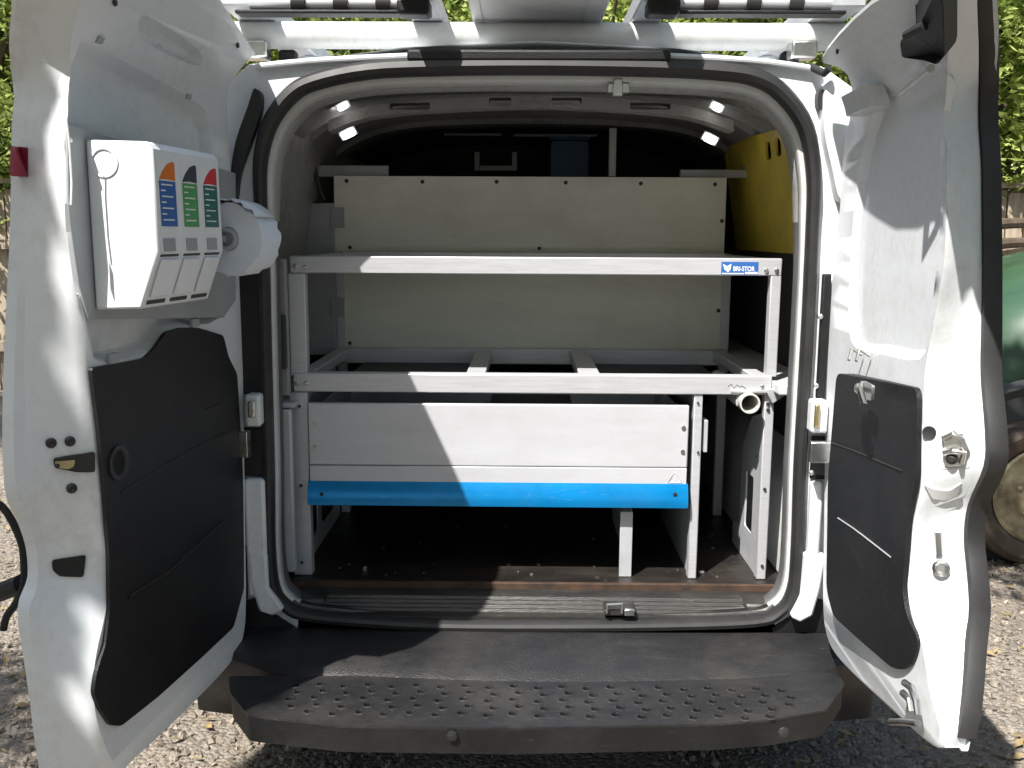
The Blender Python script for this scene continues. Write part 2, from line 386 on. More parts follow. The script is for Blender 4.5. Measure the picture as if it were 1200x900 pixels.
BL = ['leafy tree far behind the photographer at the left corner of the yard', 'leafy tree behind the photographer, left of the middle of the yard', 'leafy tree straight behind the photographer, facing the van doors',
      'leafy tree behind the photographer, right of the middle of the yard', 'leafy tree far behind the photographer at the right corner of the yard', 'leafy tree at the right side of the yard, level with the photographer',
      'leafy tree at the left side of the yard, level with the photographer', 'leafy tree at the right side of the yard beyond the green car', 'leafy tree at the left side of the yard beside the van']
BACK = [(-6.5, -6.5, 0), (-3.6, -7.4, 1), (-.6, -6.8, 0), (2.4, -7.3, 1), (5.4, -6.6, 0), (7.6, -3.2, 1), (-7.4, -2.6, 1), (8.2, .6, 0), (-7.2, 1.5, 0)]
cm = [crown_mesh('crown', 1.5, 1.6, 26000, 11, .045), crown_mesh('crown', 1.7, 1.4, 26000, 12, .05)]
tm = [trunk_mesh('trunk', 3.2, .13, 5, 1.5, 1.6, 3.1), trunk_mesh('trunk', 3.0, .12, 6, 1.7, 1.4, 3.0)]
spots = [(-5.2, 7.2, 0), (-3.2, 7.9, 1), (-1.3, 7.4, 0), (.6, 8.2, 1), (2.5, 7.5, 0), (4.4, 7.3, 1), (6.3, 7.6, 0),
         (-4.2, 9.6, 1), (-1.2, 9.9, 0), (1.8, 9.8, 1), (4.8, 9.5, 0), (-6.8, 8.6, 1), (7.8, 9.3, 1)]
tl = ['leafy tree behind the fence at the far left, left of the open left door', 'leafy tree seen above the left ladder roller', 'leafy tree behind the roof tube, left of the grey carrier box',
      'leafy tree hidden mostly behind the grey carrier box on the roof', 'leafy tree seen above the right ladder roller', 'leafy tree beyond the fence above the green car', 'leafy tree beyond the fence at the far right edge',
      'taller tree in the back row behind the left ladder roller', 'taller tree in the back row left of the grey carrier box', 'taller tree in the back row right of the grey carrier box',
      'taller tree in the back row behind the right open door', 'back row tree at the far left beyond the fence', 'back row tree at the far right beyond the fence']
for i, (x, y, k) in enumerate(spots):
    t = thing('tree', tl[i], 'tree', 'leafy trees behind the van', (x, y, 0))
    rot = (i * 2.1) % 6.28; up = .9 if i > 6 else 0
    t.rotation_euler.z = rot; t.scale = (1, 1, 1.0 + up * .25)
    link('crown', cm[k], M['leaf'] if i % 3 else M['leaf2'], t, loc=(0, 0, 2.9), smooth=False)
    link('trunk', tm[k], M['bark'], t)
for i, (x, y, k) in enumerate(BACK):
    t = thing('tree', BL[i], 'tree', 'trees around the yard behind the photographer', (x, y, 0))
    t.rotation_euler.z = i * 1.7; t.scale = (1.25, 1.25, 1.5)
    link('crown', cm[k], M['leaf'], t, loc=(0, 0, 2.9), smooth=False); link('trunk', tm[k], M['bark'], t)
def bough(label, trunk, P, rad, n, seed):
    rs = random.Random(seed); t = thing('tree', label, 'tree', 'trees around the yard behind the photographer', trunk)
    T0 = Vector(trunk); pts = crom([Vector(p) - T0 for p in P], 6, False); vs = []; fs = []
    for i in range(n):
        c = pts[rs.randrange(len(pts))]; d = Vector((rs.gauss(0, 1), rs.gauss(0, 1), rs.gauss(0, .5))).normalized() * rad * rs.uniform(0, 1) ** .5
        p = c + d; q = Euler((rs.uniform(-.8, .8), rs.uniform(-.8, .8), rs.uniform(0, 6.3))).to_matrix(); sz = rs.uniform(.03, .065); b = len(vs)
        vs += [p + q @ Vector((-sz, 0, 0)), p + q @ Vector((0, -sz * .5, 0)), p + q @ Vector((sz, 0, 0)), p + q @ Vector((0, sz * .5, 0))]; fs.append((b, b + 1, b + 2, b + 3))
    link('crown', mesh('crown', vs, fs), M['leaf'], t, smooth=False)
    bm = bmesh.new(); top = Vector((0, 0, P[0][2] - .4)); tube_bm(bm, [(0, 0, -.1), (.05, 0, 2), top], [.2, .15, .09], 12)
    tube_bm(bm, [top, (top + pts[0]) / 2 + Vector((0, 0, .2))] + pts, [.08, .05] + [.035 - .03 * k / len(pts) for k in range(len(pts))], 8)
    bm_obj('trunk', bm, M['bark'], t)
bough('tree with a low bough reaching over the open left door, out of the picture', (-4.6, -4.8, 0), [(-3.1, -3.5, 4.1), (-2.75, -3.05, 4.0), (-2.45, -2.65, 4.0), (-2.15, -2.2, 4.0), (-1.93, -1.85, 4.05)], .26, 7000, 31)
bough('tree with a sparse bough over the gravel right of the van, out of the picture', (3.2, -4.6, 0), [(1.7, -2.2, 4.2), (1.3, -1.5, 4.1), (.95, -1.0, 4.0), (.75, -.3, 4.0), (.5, .2, 4.0)], .50, 2600, 32)
bough('tree with a thin bough over the gravel left of the van, out of the picture', (-6.2, -3.4, 0), [(-4.4, -3.0, 4.3), (-3.6, -2.4, 4.2), (-3.1, -1.8, 4.1), (-2.9, -1.2, 4.0)], .45, 1500, 33)
bs = crown_mesh('foliage', .75, .7, 9000, 21, .035)
for i, (x, y) in enumerate([(-5.2, 5.9), (-3.6, 6.2), (2.6, 6.3), (5.6, 6.3), (6.4, 6.2)]):
    lb = ['low bush at the foot of the fence at the far left', 'low bush behind the open left door by the fence', 'low bush behind the open right door by the fence', 'low bush behind the green car by the fence', 'low bush at the fence at the far right'][i]
    t = thing('bush', lb, 'bush', 'bushes growing over the fence', (x, y + .9, 0))
    link('foliage', bs, M['leaf'], t, loc=(0, 0, 1.5), smooth=False)
    bm = bmesh.new()
    for k in range(5): tube_bm(bm, [(0, 0, 0), (.12 * math.cos(k * 1.3), .12 * math.sin(k * 1.3), .6), (.4 * math.cos(k * 1.3), .4 * math.sin(k * 1.3), 1.5)], [.03, .022, .01], 6)
    bm_obj('stem', bm, M['bark'], t)
fence = thing('wooden_fence', 'weathered brown wooden board fence in front of the trees', 'fence', loc=(0, 6.3, 0))
pb = bmesh.new(); box(pb, -.068, .068, -.011, .011, 0, 1.78); pm = bpy.data.meshes.new('board'); pb.to_mesh(pm); pb.free(); pm.materials.append(M['fence'])
rs = random.Random(9)
for i in range(-44, 46):
    o = link('board', pm, None, fence, loc=(i * .15, rs.uniform(-.005, .005), rs.uniform(-.02, .02)), smooth=False); o.rotation_euler.z = rs.uniform(-.03, .03)
for z0 in (.35, 1.25): boxes('rail', [(-6.7, 6.8, -.075, -.02, z0, z0 + .09)], M['fence'], fence)
boxes('capping', [(-6.7, 6.8, -.06, .05, 1.815, 1.86)], M['fence'], fence)
for i in range(-3, 4): boxes('post', [(i * 2.1 - .05, i * 2.1 + .05, .03, .13, 0, 1.8)], M['fence'], fence)

# ------------------------------------------------------------------ the van
van = thing('van', 'white panel van seen from behind with both rear doors wide open', 'van')
RW = -0.0
# rear face ring
SEAL = [(305, 200), (306, 245), (309, 310), (311, 400), (315, 550), (316, 640), (321, 688), (333, 708), (355, 720), (420, 727), (510, 732), (630, 733), (760, 732), (880, 728),
        (913, 717), (929, 692), (934, 640), (937, 550), (942, 460), (947, 370), (952, 260), (953, 205), (944, 150), (916, 110), (884, 91), (840, 84), (760, 80), (630, 78), (520, 79), (433, 83), (370, 96), (341, 112), (319, 141), (309, 170)]
seal2 = [Vector(p) for p in pl(SEAL, 0)]
sealS = crom(seal2, 4)
OUT = [(293, 76), (360, 70), (430, 65), (530, 61), (630, 60), (730, 61), (830, 65), (900, 71), (965, 80)]
SIDE = [(.700, 1.698), (.743, 1.62), (.798, 1.42), (.843, 1.2), (.873, .95), (.873, .55), (.866, .44)]
out2 = [Vector(p) for p in pl(OUT, .012)] + [Vector(p) for p in SIDE] + [Vector((-x, z)) for x, z in reversed(SIDE)]
slab('rear_panel', out2, [[(p.x, p.y) for p in sealS]], 0, .03, M['white'], van, MY(.004), cuts=(.6, 1.0, 1.4, 1.6), bev=.004)
# rubber seal swept round the opening
def sweep_section(name, path, sec, m, parent, **k):
    """sweep a section (inward offset, y) along a closed (x,z) path"""
    P = [Vector(p) for p in path]; N = len(P); c = sum(P, Vector((0, 0))) / N; bm = bmesh.new(); rings = []
    for i, p in enumerate(P):
        t = (P[(i + 1) % N] - P[i - 1]).normalized(); nn = Vector((t.y, -t.x))
        if nn.dot(c - p) < 0: nn = -nn
        g = 1 + .45 * max(0, min(1, (p.y - 1.45) / .3))
        rings.append([Vector((p.x + nn.x * a * g, y * (g if y < 0 else 1), p.y + nn.y * a * g)) for a, y in sec])
    V = [[bm.verts.new(q) for q in r] for r in rings]; n = len(sec)
    for i in range(N):
        A, B = V[i], V[(i + 1) % N]
        for j in range(n): bm.faces.new((A[j], A[(j + 1) % n], B[(j + 1) % n], B[j]))
    return bm_obj(name, bm, m, parent, **k)
sweep_section('door_seal', sealS, [(-.012, .004), (-.013, -.008), (-.007, -.019), (.002, -.022), (.009, -.018), (.0125, -.009), (.0125, .004), (.010, .02), (.004, .03), (-.004, .03)], M['rubber'], van)
# painted jamb inside the seal
def inset(path, f):
    P = [Vector(p) for p in path]; N = len(P); c = sum(P, Vector((0, 0))) / N; o = []
    for i, p in enumerate(P):
        t = (P[(i + 1) % N] - P[i - 1]).normalized(); nn = Vector((t.y, -t.x))
        if nn.dot(c - p) < 0: nn = -nn
        o.append(p + nn * f(p))
    return o
ztop = max(p.y for p in sealS); zbot = min(p.y for p in sealS)
def kz(p): return max(0, min(1, (p.y - 1.35) / (ztop - 1.35)))
bm = bmesh.new()
L0 = [Vector((p.x, .010, p.y)) for p in inset(sealS, lambda p: .004)]
L1 = [Vector((p.x, .022, p.y)) for p in inset(sealS, lambda p: .016 + .010 * kz(p))]
L2 = [Vector((p.x, .038, p.y)) for p in inset(sealS, lambda p: .018 + .016 * kz(p))]
L3 = [Vector((p.x, .085, p.y)) for p in inset(sealS, lambda p: .014 + .026 * kz(p))]
L4 = [Vector((p.x, .16, p.y)) for p in inset(sealS, lambda p: -.02 + .040 * kz(p))]
L15 = [a.lerp(b, .5) for a, b in zip(L2, L3)]
bm2 = bmesh.new(); loft_bm(bm2, [L2, L3, L4])
for q in (bm2,):
    bmesh.ops.recalc_face_normals(q, faces=q.faces)
me2 = bpy.data.meshes.new('jamb_lining'); bm2.to_mesh(me2); bm2.free()
jl = link('jamb_lining', me2, M['inner'], van); me2.materials.append(mat('jamb_lining_grey', (.10, .10, .105), .6, var=.2))
for f in me2.polygons: f.material_index = 1 if f.center.z < 1.42 else 0
jl.modifiers.new('s', 'SOLIDIFY').thickness = -.004
loft_bm(bm, [L0, L1, L2])
jamb = bm_obj('door_jamb', bm, M['jamb'], van)
jamb.data.materials.append(M['sill'])
for f in jamb.data.polygons:
    if f.center.z < zbot + .045: f.material_index = 1
for f in jl.data.polygons:
    if f.center.z < zbot + .03: f.material_index = 1
jamb.modifiers.new('s', 'SOLIDIFY').thickness = -.004

# outer shell, side profile lofted forward
def shell():
    half = [(.86, .30), (.875, .55), (.875, .95), (.845, 1.2), (.80, 1.42), (.745, 1.62), (.70, 1.70), (.62, 1.757), (.3, 1.80), (0, 1.815)]
    st = [(.03, 1, 1, 0), (.06, 1.0, 1.0, .0), (.4, 1.0, 1.0, .02), (1.5, 1.0, 1.0, .05), (2.5, 1.0, 1.0, .05), (2.95, .985, .985, .0), (3.55, .96, .68, 0), (4.1, .9, .60, 0), (4.3, .8, .5, 0)]
    bm = bmesh.new(); loops = []
    for y, sx, sz, up in st:
        pts = []
        for x, z in half: pts.append(Vector((x * sx, y, .30 + (z - .30) * sz + up * max(0, (z - 1.6) / .2))))
        L = [Vector((-p.x, p.y, p.z)) for p in pts] + [p for p in reversed(pts[:-1])]
        loops.append(L)
    V = loft_bm(bm, loops, closed=False)
    bm.faces.new(V[-1]); 
    return bm_obj('body_shell', bm, M['white'], van)
sh = shell()
boxes('windscreen', [(-.66, .66, -.01, .01, -.27, .27)], M['glass'], van).matrix_local = Matrix.Translation((0, 3.32, 1.47)) @ Matrix.Rotation(R(50), 4, 'X')
for s in (-1, 1):
    slab('cab_window', rounded([(2.1, 1.12), (3.0, 1.12), (2.95, 1.52), (2.12, 1.56)], .05), [], -.006, .006, M['glass'], van, (lambda s: lambda u, v, w: Vector((s * (.885 - .25 * (v - 1.1)) + w, u, v)))(s))
    slab('tail_lamp', rounded([(s * .745, .98), (s * .84, .98), (s * .80, 1.48), (s * .735, 1.50)], .02), [], -.012, .004, M['tail'], van, MY(-.004), bev=.004)
    for yy in (.85, 3.45):
        wp = bpy.data.objects.new('wheel', None); sc.collection.objects.link(wp); wp.parent = van
        lathe('tyre', [(.19, 0), (.30, .0), (.32, .03), (.32, .15), (.30, .18), (.19, .18)], (s * .70, yy, .31), (s, 0, 0), M['tyre'], wp, 32, closed=True)
        lathe('rim', [(.19, 0), (.19, .012), (.06, .0), (.05, .02), (.02, .02)], (s * .868, yy, .31), (s, 0, 0), M['alu2'], wp, 24)
boxes('underbody', [(-.8, .8, .1, 4.0, .22, .40)], M['dark'], van)

# interior
zf = at(620, 683, .13).z
FZ = zf
boxes('load_floor', [(-.69, .69, .132, 2.3, FZ - .02, FZ)], M['ply'], van, bev=.001)
boxes('floor_edge_strip', [(-.60, .62, .118, .131, FZ - .016, FZ + .003)], M['plyedge'], van, bev=.001)
bm = bmesh.new()                                   # sill with ridges
zs = at(630, 733, .0).z
prof = [(.004, zs - .035), (.004, zs + .019), (.020, zs + .021)]
yy = .026; zz = zs + .022
for i in range(4):
    prof += [(yy, zz), (yy + .004, zz + .006), (yy + .009, zz + .006), (yy + .012, zz)]; yy += .015; zz += .0045
prof += [(.10, FZ - .012), (.118, FZ - .012), (.132, FZ - .03), (.13, zs - .035)]
w0, w1 = at(352, 715, .03).x, at(905, 715, .03).x
A = [bm.verts.new((w0, y, z)) for y, z in prof]; B = [bm.verts.new((w1, y, z)) for y, z in prof]
for i in range(len(prof)): bm.faces.new((A[i], A[(i + 1) % len(prof)], B[(i + 1) % len(prof)], B[i]))
bm.faces.new(A[::-1]); bm.faces.new(B)
bm_obj('sill_plate', bm, M['sill'], van)
for x0, x1 in ((-.66, -.50), (.50, .66)): boxes('sill_corner', [(x0, x1, .035, .13, FZ - .06, FZ - .0115)], M['sill'], van, bev=.01)
# striker on the sill
a = at(725, 717, .0)
st = boxes('striker_plate', [(a.x - .035, a.x + .04, -.006, .05, a.z - .008, a.z + .006)], M['sill'], van, bev=.003)
tube('striker_loop', [(a.x - .028, -.012, a.z + .002), (a.x - .028, -.012, a.z + .022), (a.x + .006, -.012, a.z + .024), (a.x + .006, -.012, a.z + .002)], .004, M['chrome'], van)
boxes('striker_clip', [(a.x + .012, a.x + .036, -.016, -.004, a.z - .004, a.z + .012)], M['chrome'], van)

# walls
WX = .69
def wall(s):
    pts = [(.10, .52), (1.9, .52), (1.9, 1.70), (.10, 1.70)]
    f = lambda u, v, w: Vector((s * (WX + .0 + w - max(0, v - 1.25) * .16), u, v))
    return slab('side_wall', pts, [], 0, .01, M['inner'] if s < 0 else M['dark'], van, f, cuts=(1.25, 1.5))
wall(-1); wall(1)
# yellow upper panel on the right wall
slab('yellow_side_panel', rounded([(.17, 1.355), (1.0, 1.355), (1.0, 1.69), (.17, 1.66)], .03), [rounded([(.24, 1.60), (.30, 1.60), (.30, 1.645), (.24, 1.645)], .02), rounded([(.34, 1.60), (.40, 1.60), (.40, 1.645), (.34, 1.645)], .02), rounded([(.44, 1.60), (.50, 1.60), (.50, 1.645), (.44, 1.645)], .02)],
     -.014, -.004, M['yellow'], van, lambda u, v, w: Vector((WX - .004 + w - max(0, v - 1.25) * .16, u, v)), cuts=(1.45, 1.55), bev=.003)
# lower right: grey-brown lining then white arch
boxes('side_lining', [(.635, .68, .12, .165, .95, 1.345)], mat('brown_grey_lining', (.10, .09, .08), .6, var=.2), van, bev=.004)
def arch(s):
    bm = bmesh.new(); L = []
    for y, x in ((.125, .625), (.40, .62), (.55, .60), (1.15, .60), (1.35, .62)):
        L.append([Vector((s * .685, y, FZ)), Vector((s * x, y, FZ)), Vector((s * (x + .01), y, FZ + .22)), Vector((s * (x + .05), y, FZ + .29)), Vector((s * .685, y, FZ + .31))])
    V = loft_bm(bm, L, closed=False); bm.faces.new(V[0]); bm.faces.new(V[-1])
    return bm_obj('wheel_arch_box', bm, M['dark'] if s < 0 else M['jamb'], van, bev=.006)
arch(-1); arch(1)
a = at(905, 462, .12); b = at(938, 450, .12)
boxes('side_rail', [(a.x + .01, .68, .10, 1.1, a.z, b.z)], M['jamb'], van, bev=.004)
a = at(318, 478, .12); b = at(345, 470, .12)
boxes('side_rail', [(-.68, b.x, .12, .5, a.z, a.z + .012)], M['alu2'], van)
a = at(322, 665, .11); b = at(343, 480, .11)
boxes('corner_panel', [(-.66, b.x - .004, .105, .125, FZ + .03, b.z)], M['alu2'], van, bev=.004)
boxes('corner_panel', [(-.66, b.x - .012, .13, .15, b.z + .03, 1.34)], M['inner'], van, bev=.004)
p0 = at(331, 398, .13)
boxes('corner_grommet', [(p0.x - .01, p0.x + .012, .120, .131, p0.z - .07, p0.z + .06)], M['dark'], van, bev=.006)
# roof inside: ribbed, curved
def ceiling():
    bm = bmesh.new(); loops = []
    ys = [.12, .20, .215, .33, .345, .5, .515, .60, .615, .95, .965, 1.05, 1.065, 1.9]
    dz = [0, 0, .02, .02, -.005, -.005, .02, .02, .0, .0, -.015, -.015, .0, 0]
    for y, d in zip(ys, dz):
        L = []
        for k in range(25):
            x = -.66 + 1.32 * k / 24; a = abs(x) / .66
            L.append(Vector((x, y, 1.765 + d - .03 * a * a - .10 * a ** 6)))
        loops.append(L)
    loft_bm(bm, loops, closed=False)
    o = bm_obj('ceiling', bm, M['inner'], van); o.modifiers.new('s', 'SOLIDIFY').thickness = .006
ceiling()
hole_m = bmesh.new(); box(hole_m, -.035, .035, -.003, .003, -.006, .006); hme = bpy.data.meshes.new('slot'); hole_m.to_mesh(hme); hole_m.free(); hme.materials.append(M['dark'])
# roof bow with slots
y0 = .30
def bow_pt(px, py, Y=y0): return at(px, py, Y)
bowp = [(385, 150), (430, 134), (500, 126), (585, 122), (645, 121), (740, 126), (810, 134), (860, 150)]
bt = [at(x, y - 9, y0) for x, y in bowp]; bb = [at(x, y + 4, y0) for x, y in bowp]
o2 = [(p.x, p.z) for p in crom(bt, 4, False)] + [(p.x, p.z) for p in reversed(crom(bb, 4, False))]
hs = []
for px, wd, py in ((480, 40, 123), (586, 22, 117), (664, 30, 117), (762, 40, 123)):
    c = at(px, py + 1, y0); h = wd * .5 / 460
    hs.append(rounded([(c.x - h * 1.15, c.z - .009), (c.x + h * 1.15, c.z - .009), (c.x + h * 1.15, c.z + .008), (c.x - h * 1.15, c.z + .008)], .004, 2))
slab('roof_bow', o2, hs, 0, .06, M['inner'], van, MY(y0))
# cab bulkhead: dark, beyond the boards
boxes('bulkhead', [(-.69, .69, 1.88, 1.9, FZ, 1.78)], M['dark'], van)
for s, pts in ((-1, [(408, 157, 16, 8), (402, 125, 11, 5)]), (1, [(832, 163, 15, 8), (840, 126, 11, 6)])):
    for px, py, a_, b_ in pts:
        YL = .55 if py > 140 else .27; c = at(px, py, YL); k = a_ / 430; k2 = b_ / 430
        bm = bmesh.new(); box(bm, -k / 2, k / 2, -.01, .004, -k2 / 2, k2 / 2)
        o = bm_obj('interior_lamp', bm, M['glow'], van, bev=.006); o.location = c; o.rotation_euler = (R(30), R(25 * s), 0)
        boxes('lamp_base', [(-k / 2 - .006, k / 2 + .006, .004, .010, -k2 / 2 - .005, k2 / 2 + .005)], M['greyplas'], o)
# brackets and posts above the boards
boxes('shelf_bracket', [pxbox(360, 455, 194, 207, .74, .02), ], M['greyplas'], van)
boxes('shelf_bracket', [pxbox(797, 880, 199, 208, .74, .02), pxbox(873, 881, 150, 199, .74, .02)], M['greyplas'], van)
boxes('cab_rib', [pxbox(520, 588, 156, 159, 1.3, .02), pxbox(602, 700, 157, 160, 1.3, .02)], M['inner'], van)
boxes('cab_rib', [pxbox(470, 860, 138, 143, 1.0, .03)], M['inner'], van)
boxes('cab_shelf', [(-.6, .6, 1.5, 1.85, 1.50, 1.53)], M['dark'], van)
boxes('cab_post', [pxbox(713, 723, 150, 207, .95, .02)], M['alu2'], van)
boxes('cab_bracket', [pxbox(556, 562, 178, 200, 1.2, .02), pxbox(600, 606, 178, 200, 1.2, .02), pxbox(562, 600, 194, 200, 1.2, .018)], M['greyplas'], van)
tube('cable', [at(365, 150, .7), at(360, 170, .7), at(368, 195, .69), at(374, 220, .69), at(380, 235, .68)], .006, M['rubber'], van)
tube('cable', [at(358, 132, .6), at(372, 138, .6), at(366, 150, .6)], .008, M['rubber'], van)
# pillar bits beside the opening
def pillar(s):
    X = (lambda a, b: (a, b)) 
    if s < 0:
        boxes('light_backing', [pxbox(283, 305, 318, 462, -.014, .014), pxbox(283, 308, 502, 558, -.014, .014)], M['plastic'], van, bev=.003)
        slab('lamp_gasket', pl(crom([(300, 104), (306, 112), (304, 135), (292, 170), (280, 205), (276, 236), (271, 236), (270, 205), (276, 165), (290, 125), (296, 106)], 3), -.02), [], 0, .03, M['rubber'], van, MY(-.02), bev=.006)
        boxes('body_corner', [pxbox(290, 309, 562, 700, -.03, .03)], M['white'], van, bev=.008)
        slab('body_foot', pl([(292, 650), (312, 650), (314, 690), (332, 715), (320, 722), (303, 716), (295, 690)], -.035), [], 0, .03, M['white'], van, MY(-.036), bev=.006)
        h = boxes('door_hinge', [pxbox(288, 304, 463, 500, -.05, .04)], M['white'], van, bev=.006)
        boxes('hinge_pin', [pxbox(290, 298, 470, 490, -.06, .01)], M['chrome'], h, bev=.004)
    else:
        boxes('light_backing', [pxbox(957, 975, 321, 467, -.014, .014), pxbox(950, 973, 512, 562, -.014, .014)], M['plastic'], van, bev=.003)
        for px, py in ((961, 371), (956, 452), (951, 554)):
            lathe('screw', [(.006, 0), (.006, .003), (.003, .005)], at(px, py, -.0135), (0, -1, 0), M['chrome'], van, 10)
        slab('lamp_gasket', pl(crom([(962, 104), (967, 108), (967, 120), (963, 128), (959, 124), (959, 110)], 3), -.02), [], 0, .03, M['rubber'], van, MY(-.02), bev=.004)
        slab('pillar_bulge', pl(crom([(968, 100), (985, 92), (994, 112), (1000, 160), (1002, 230), (985, 235), (976, 200), (966, 150)], 3), -.03), [], 0, .04, M['white'], van, MY(-.03), bev=.015)
        boxes('body_corner', [pxbox(945, 966, 566, 690, -.03, .03)], M['white'], van, bev=.008)
        slab('body_foot', pl([(944, 650), (968, 650), (962, 690), (953, 722), (938, 730), (927, 724), (940, 700)], -.035), [], 0, .03, M['white'], van, MY(-.036), bev=.006)
        h = boxes('door_hinge', [pxbox(950, 972, 470, 508, -.05, .04)], M['white'], van, bev=.006)
        boxes('hinge_pin', [pxbox(954, 962, 474, 502, -.06, .01)], M['brass'], h, bev=.004)
pillar(-1); pillar(1)
for P_ in ([(240, 714), (308, 700), (318, 718), (345, 735), (345, 752), (240, 752)], [(948, 700), (1010, 714), (1010, 752), (905, 752), (905, 736), (932, 720)], [(240, 640), (290, 640), (290, 702), (240, 712)], [(968, 640), (1010, 640), (1010, 712), (968, 702)]):
    slab('lower_trim', pl(P_, -.004), [], 0, .007, M['plastic'], van, MY(-.005))
# black strip and lamp on the roof edge
a = at(478, 73, -.01); b = at(785, 60, -.01)
boxes('high_brake_lamp', [(a.x, b.x, -.03, .03, a.z, b.z)], M['plastic'], van, bev=.006)
a = at(590, 84, -.02); b = at(720, 72, -.02)
tube('roof_edge_lip', [at(x, y, -.004) for x, y in crom([(300, 78), (360, 72), (430, 68), (530, 64), (630, 63), (730, 64), (830, 68), (900, 73), (962, 82)], 3, False)], .007, M['white'], van)
boxes('ceiling_catch', [pxbox(712, 738, 97, 108, .02, .03), pxbox(718, 730, 92, 112, .015, .02)], M['chrome'], van)

# bumper and step
def bumper():
    zb = at(630, 740, -.015).z
    bp = [(-.80, 0), (-.78, -.05), (-.66, -.13), (-.5, -.20), (0, -.235), (.5, -.20), (.66, -.13), (.78, -.05), (.80, 0)]
    bm = bmesh.new()
    sec = [(0, 0, .0), (.0, .003, .55), (.0, .0, .9), (0, -.012, 1.0), (0, -.05, 1.0), (0, -.10, .90), (0, -.15, .60), (0, -.20, .3)]
    C = crom([Vector((x, y)) for x, y in bp], 5, False)
    loops = []
    for _, dz, k in sec:
        loops.append([Vector((p.x, p.y * k - .008 if k else -.008, zb + dz - .012 * k * (1 if dz > -.02 else 1))) for p in C])
    V = loft_bm(bm, loops, closed=False)
    bm_obj('bumper', bm, M['bumper'], van)
    for s in (-1, 1):
        pass
    # end pieces beyond the plate, dark valance
    boxes('valance', [(-.62, .62, -.06, -.01, .30, zb - .16)], M['plastic'], van, bev=.02)
    # perforated tread plate
    zt = zb - .018
    o = [atz(x, y, zt) for x, y in [(268, 792), (640, 792), (978, 788), (990, 800), (968, 832), (905, 843), (840, 848), (600, 853), (400, 850), (290, 838), (270, 812)]]
    o = [(p.x, p.y) for p in o]
    holes = []
    xs = -.55
    k = 0
    rr = .0075
    while xs < .56:
        rows = 5
        for j in range(rows):
            y = -.255 - j * .029 - (.008 if k % 2 else 0)
            x = xs + (j % 2) * .012 
            if abs(x) < .535 - max(0, -y - .33) * 1.2:
                holes.append([(x + rr * 1.25 * math.cos(q * math.pi / 4), y + rr * math.sin(q * math.pi / 4)) for q in range(8)])
        xs += .0505; k += 1
    st = thing_part('step', van)
    slab('tread_plate', rounded(o, .01, 3), holes, -.005, 0, M['bumper'], st, MZ(zt))
    # rolled rim round each hole
    bm = bmesh.new()
    for h in holes:
        c = sum((Vector(q) for q in h), Vector((0, 0))) / 8
        lathe_bm(bm, [(rr * 1.05, -.001), (rr * 1.2, .0018), (rr * 1.75, .0003), (rr * 1.7, -.001)], Matrix.Translation((c.x, c.y, zt)), 8, True)
    bm_obj('hole_rims', bm, M['bumper'], st, kind='stuff')
    slab('step_frame', rounded([(p[0] * .995, p[1]) for p in o], .01, 3), [], -.055, -.0055, M['plastic'], st, MZ(zt), bev=.005)
    bm = bmesh.new()
    front = [atz(x, y, zt) for x, y in [(290, 838), (400, 850), (600, 853), (840, 848), (905, 843), (968, 832)]]
    for a, b in zip(front, front[1:]):
        pass
    for px, py in ((530, 862), (918, 858)):
        p = at(px, py, front[2].y - .004)
        lathe('step_bolt', [(.011, 0), (.010, .004), (.005, .006)], p, (0, -1, 0), M['bumper'], st, 8)
    return zb
def thing_part(name, parent):
    o = bpy.data.objects.new(name, None); sc.collection.objects.link(o); o.parent = parent; return o
ZB = bumper()

# ------------------------------------------------------------------ doors
class Door:
    def __init__(s, O, N_, side, lean0, lean1, zl=1.66):
        s.O = Vector(O); e = Vector(N_) - s.O; s.len = e.length; s.d = e.normalized()
        s.n = Vector((-s.d.y, s.d.x)) if side < 0 else Vector((s.d.y, -s.d.x))
        if (s.n.x * -side) < 0: s.n = -s.n
        s.l0, s.l1, s.zl = lean0, lean1, zl
    def lean(s, u, z):
        return (s.l0 + (s.l1 - s.l0) * max(0, min(1, u / s.len))) * (0 if z < s.zl - .05 else (z - s.zl + .05) ** 2 / .2 if z < s.zl + .05 else z - s.zl)
    def map(s, u, z, w):
        k = w + s.lean(u, z)
        return Vector((s.O.x + s.d.x * u + s.n.x * k, s.O.y + s.d.y * u + s.n.y * k, z))
    def uz(s, px, py, w=0):
        r = ray(px, py); k = w; n3 = Vector((s.n.x, s.n.y, 0))
        for _ in range(12):
            t = (k - (CP - Vector((s.O.x, s.O.y, 0))).dot(n3)) / r.dot(n3)
            p = CP + r * t; u = (p.x - s.O.x) * s.d.x + (p.y - s.O.y) * s.d.y
            k = w + s.lean(u, p.z)
        return Vector((u, p.z))
    def pts(s, L, w=0): return [s.uz(x, y, w) for x, y in L]
a = at(286, 450, -.01); b = at(98, 450, -.62)
DL = Door((a.x, a.y), (b.x, b.y), -1, .45, .8)
a = at(969, 450, -.01); b = at(1092, 450, -.62)
DR = Door((a.x, a.y), (b.x, b.y), 1, .7, 1.15)
CUTS = [.5 + .05 * i for i in range(30)]
def tk(D, z): return 1 if D is not DR else 1 - .62 * max(0, min(1, (.80 - z) / .26))
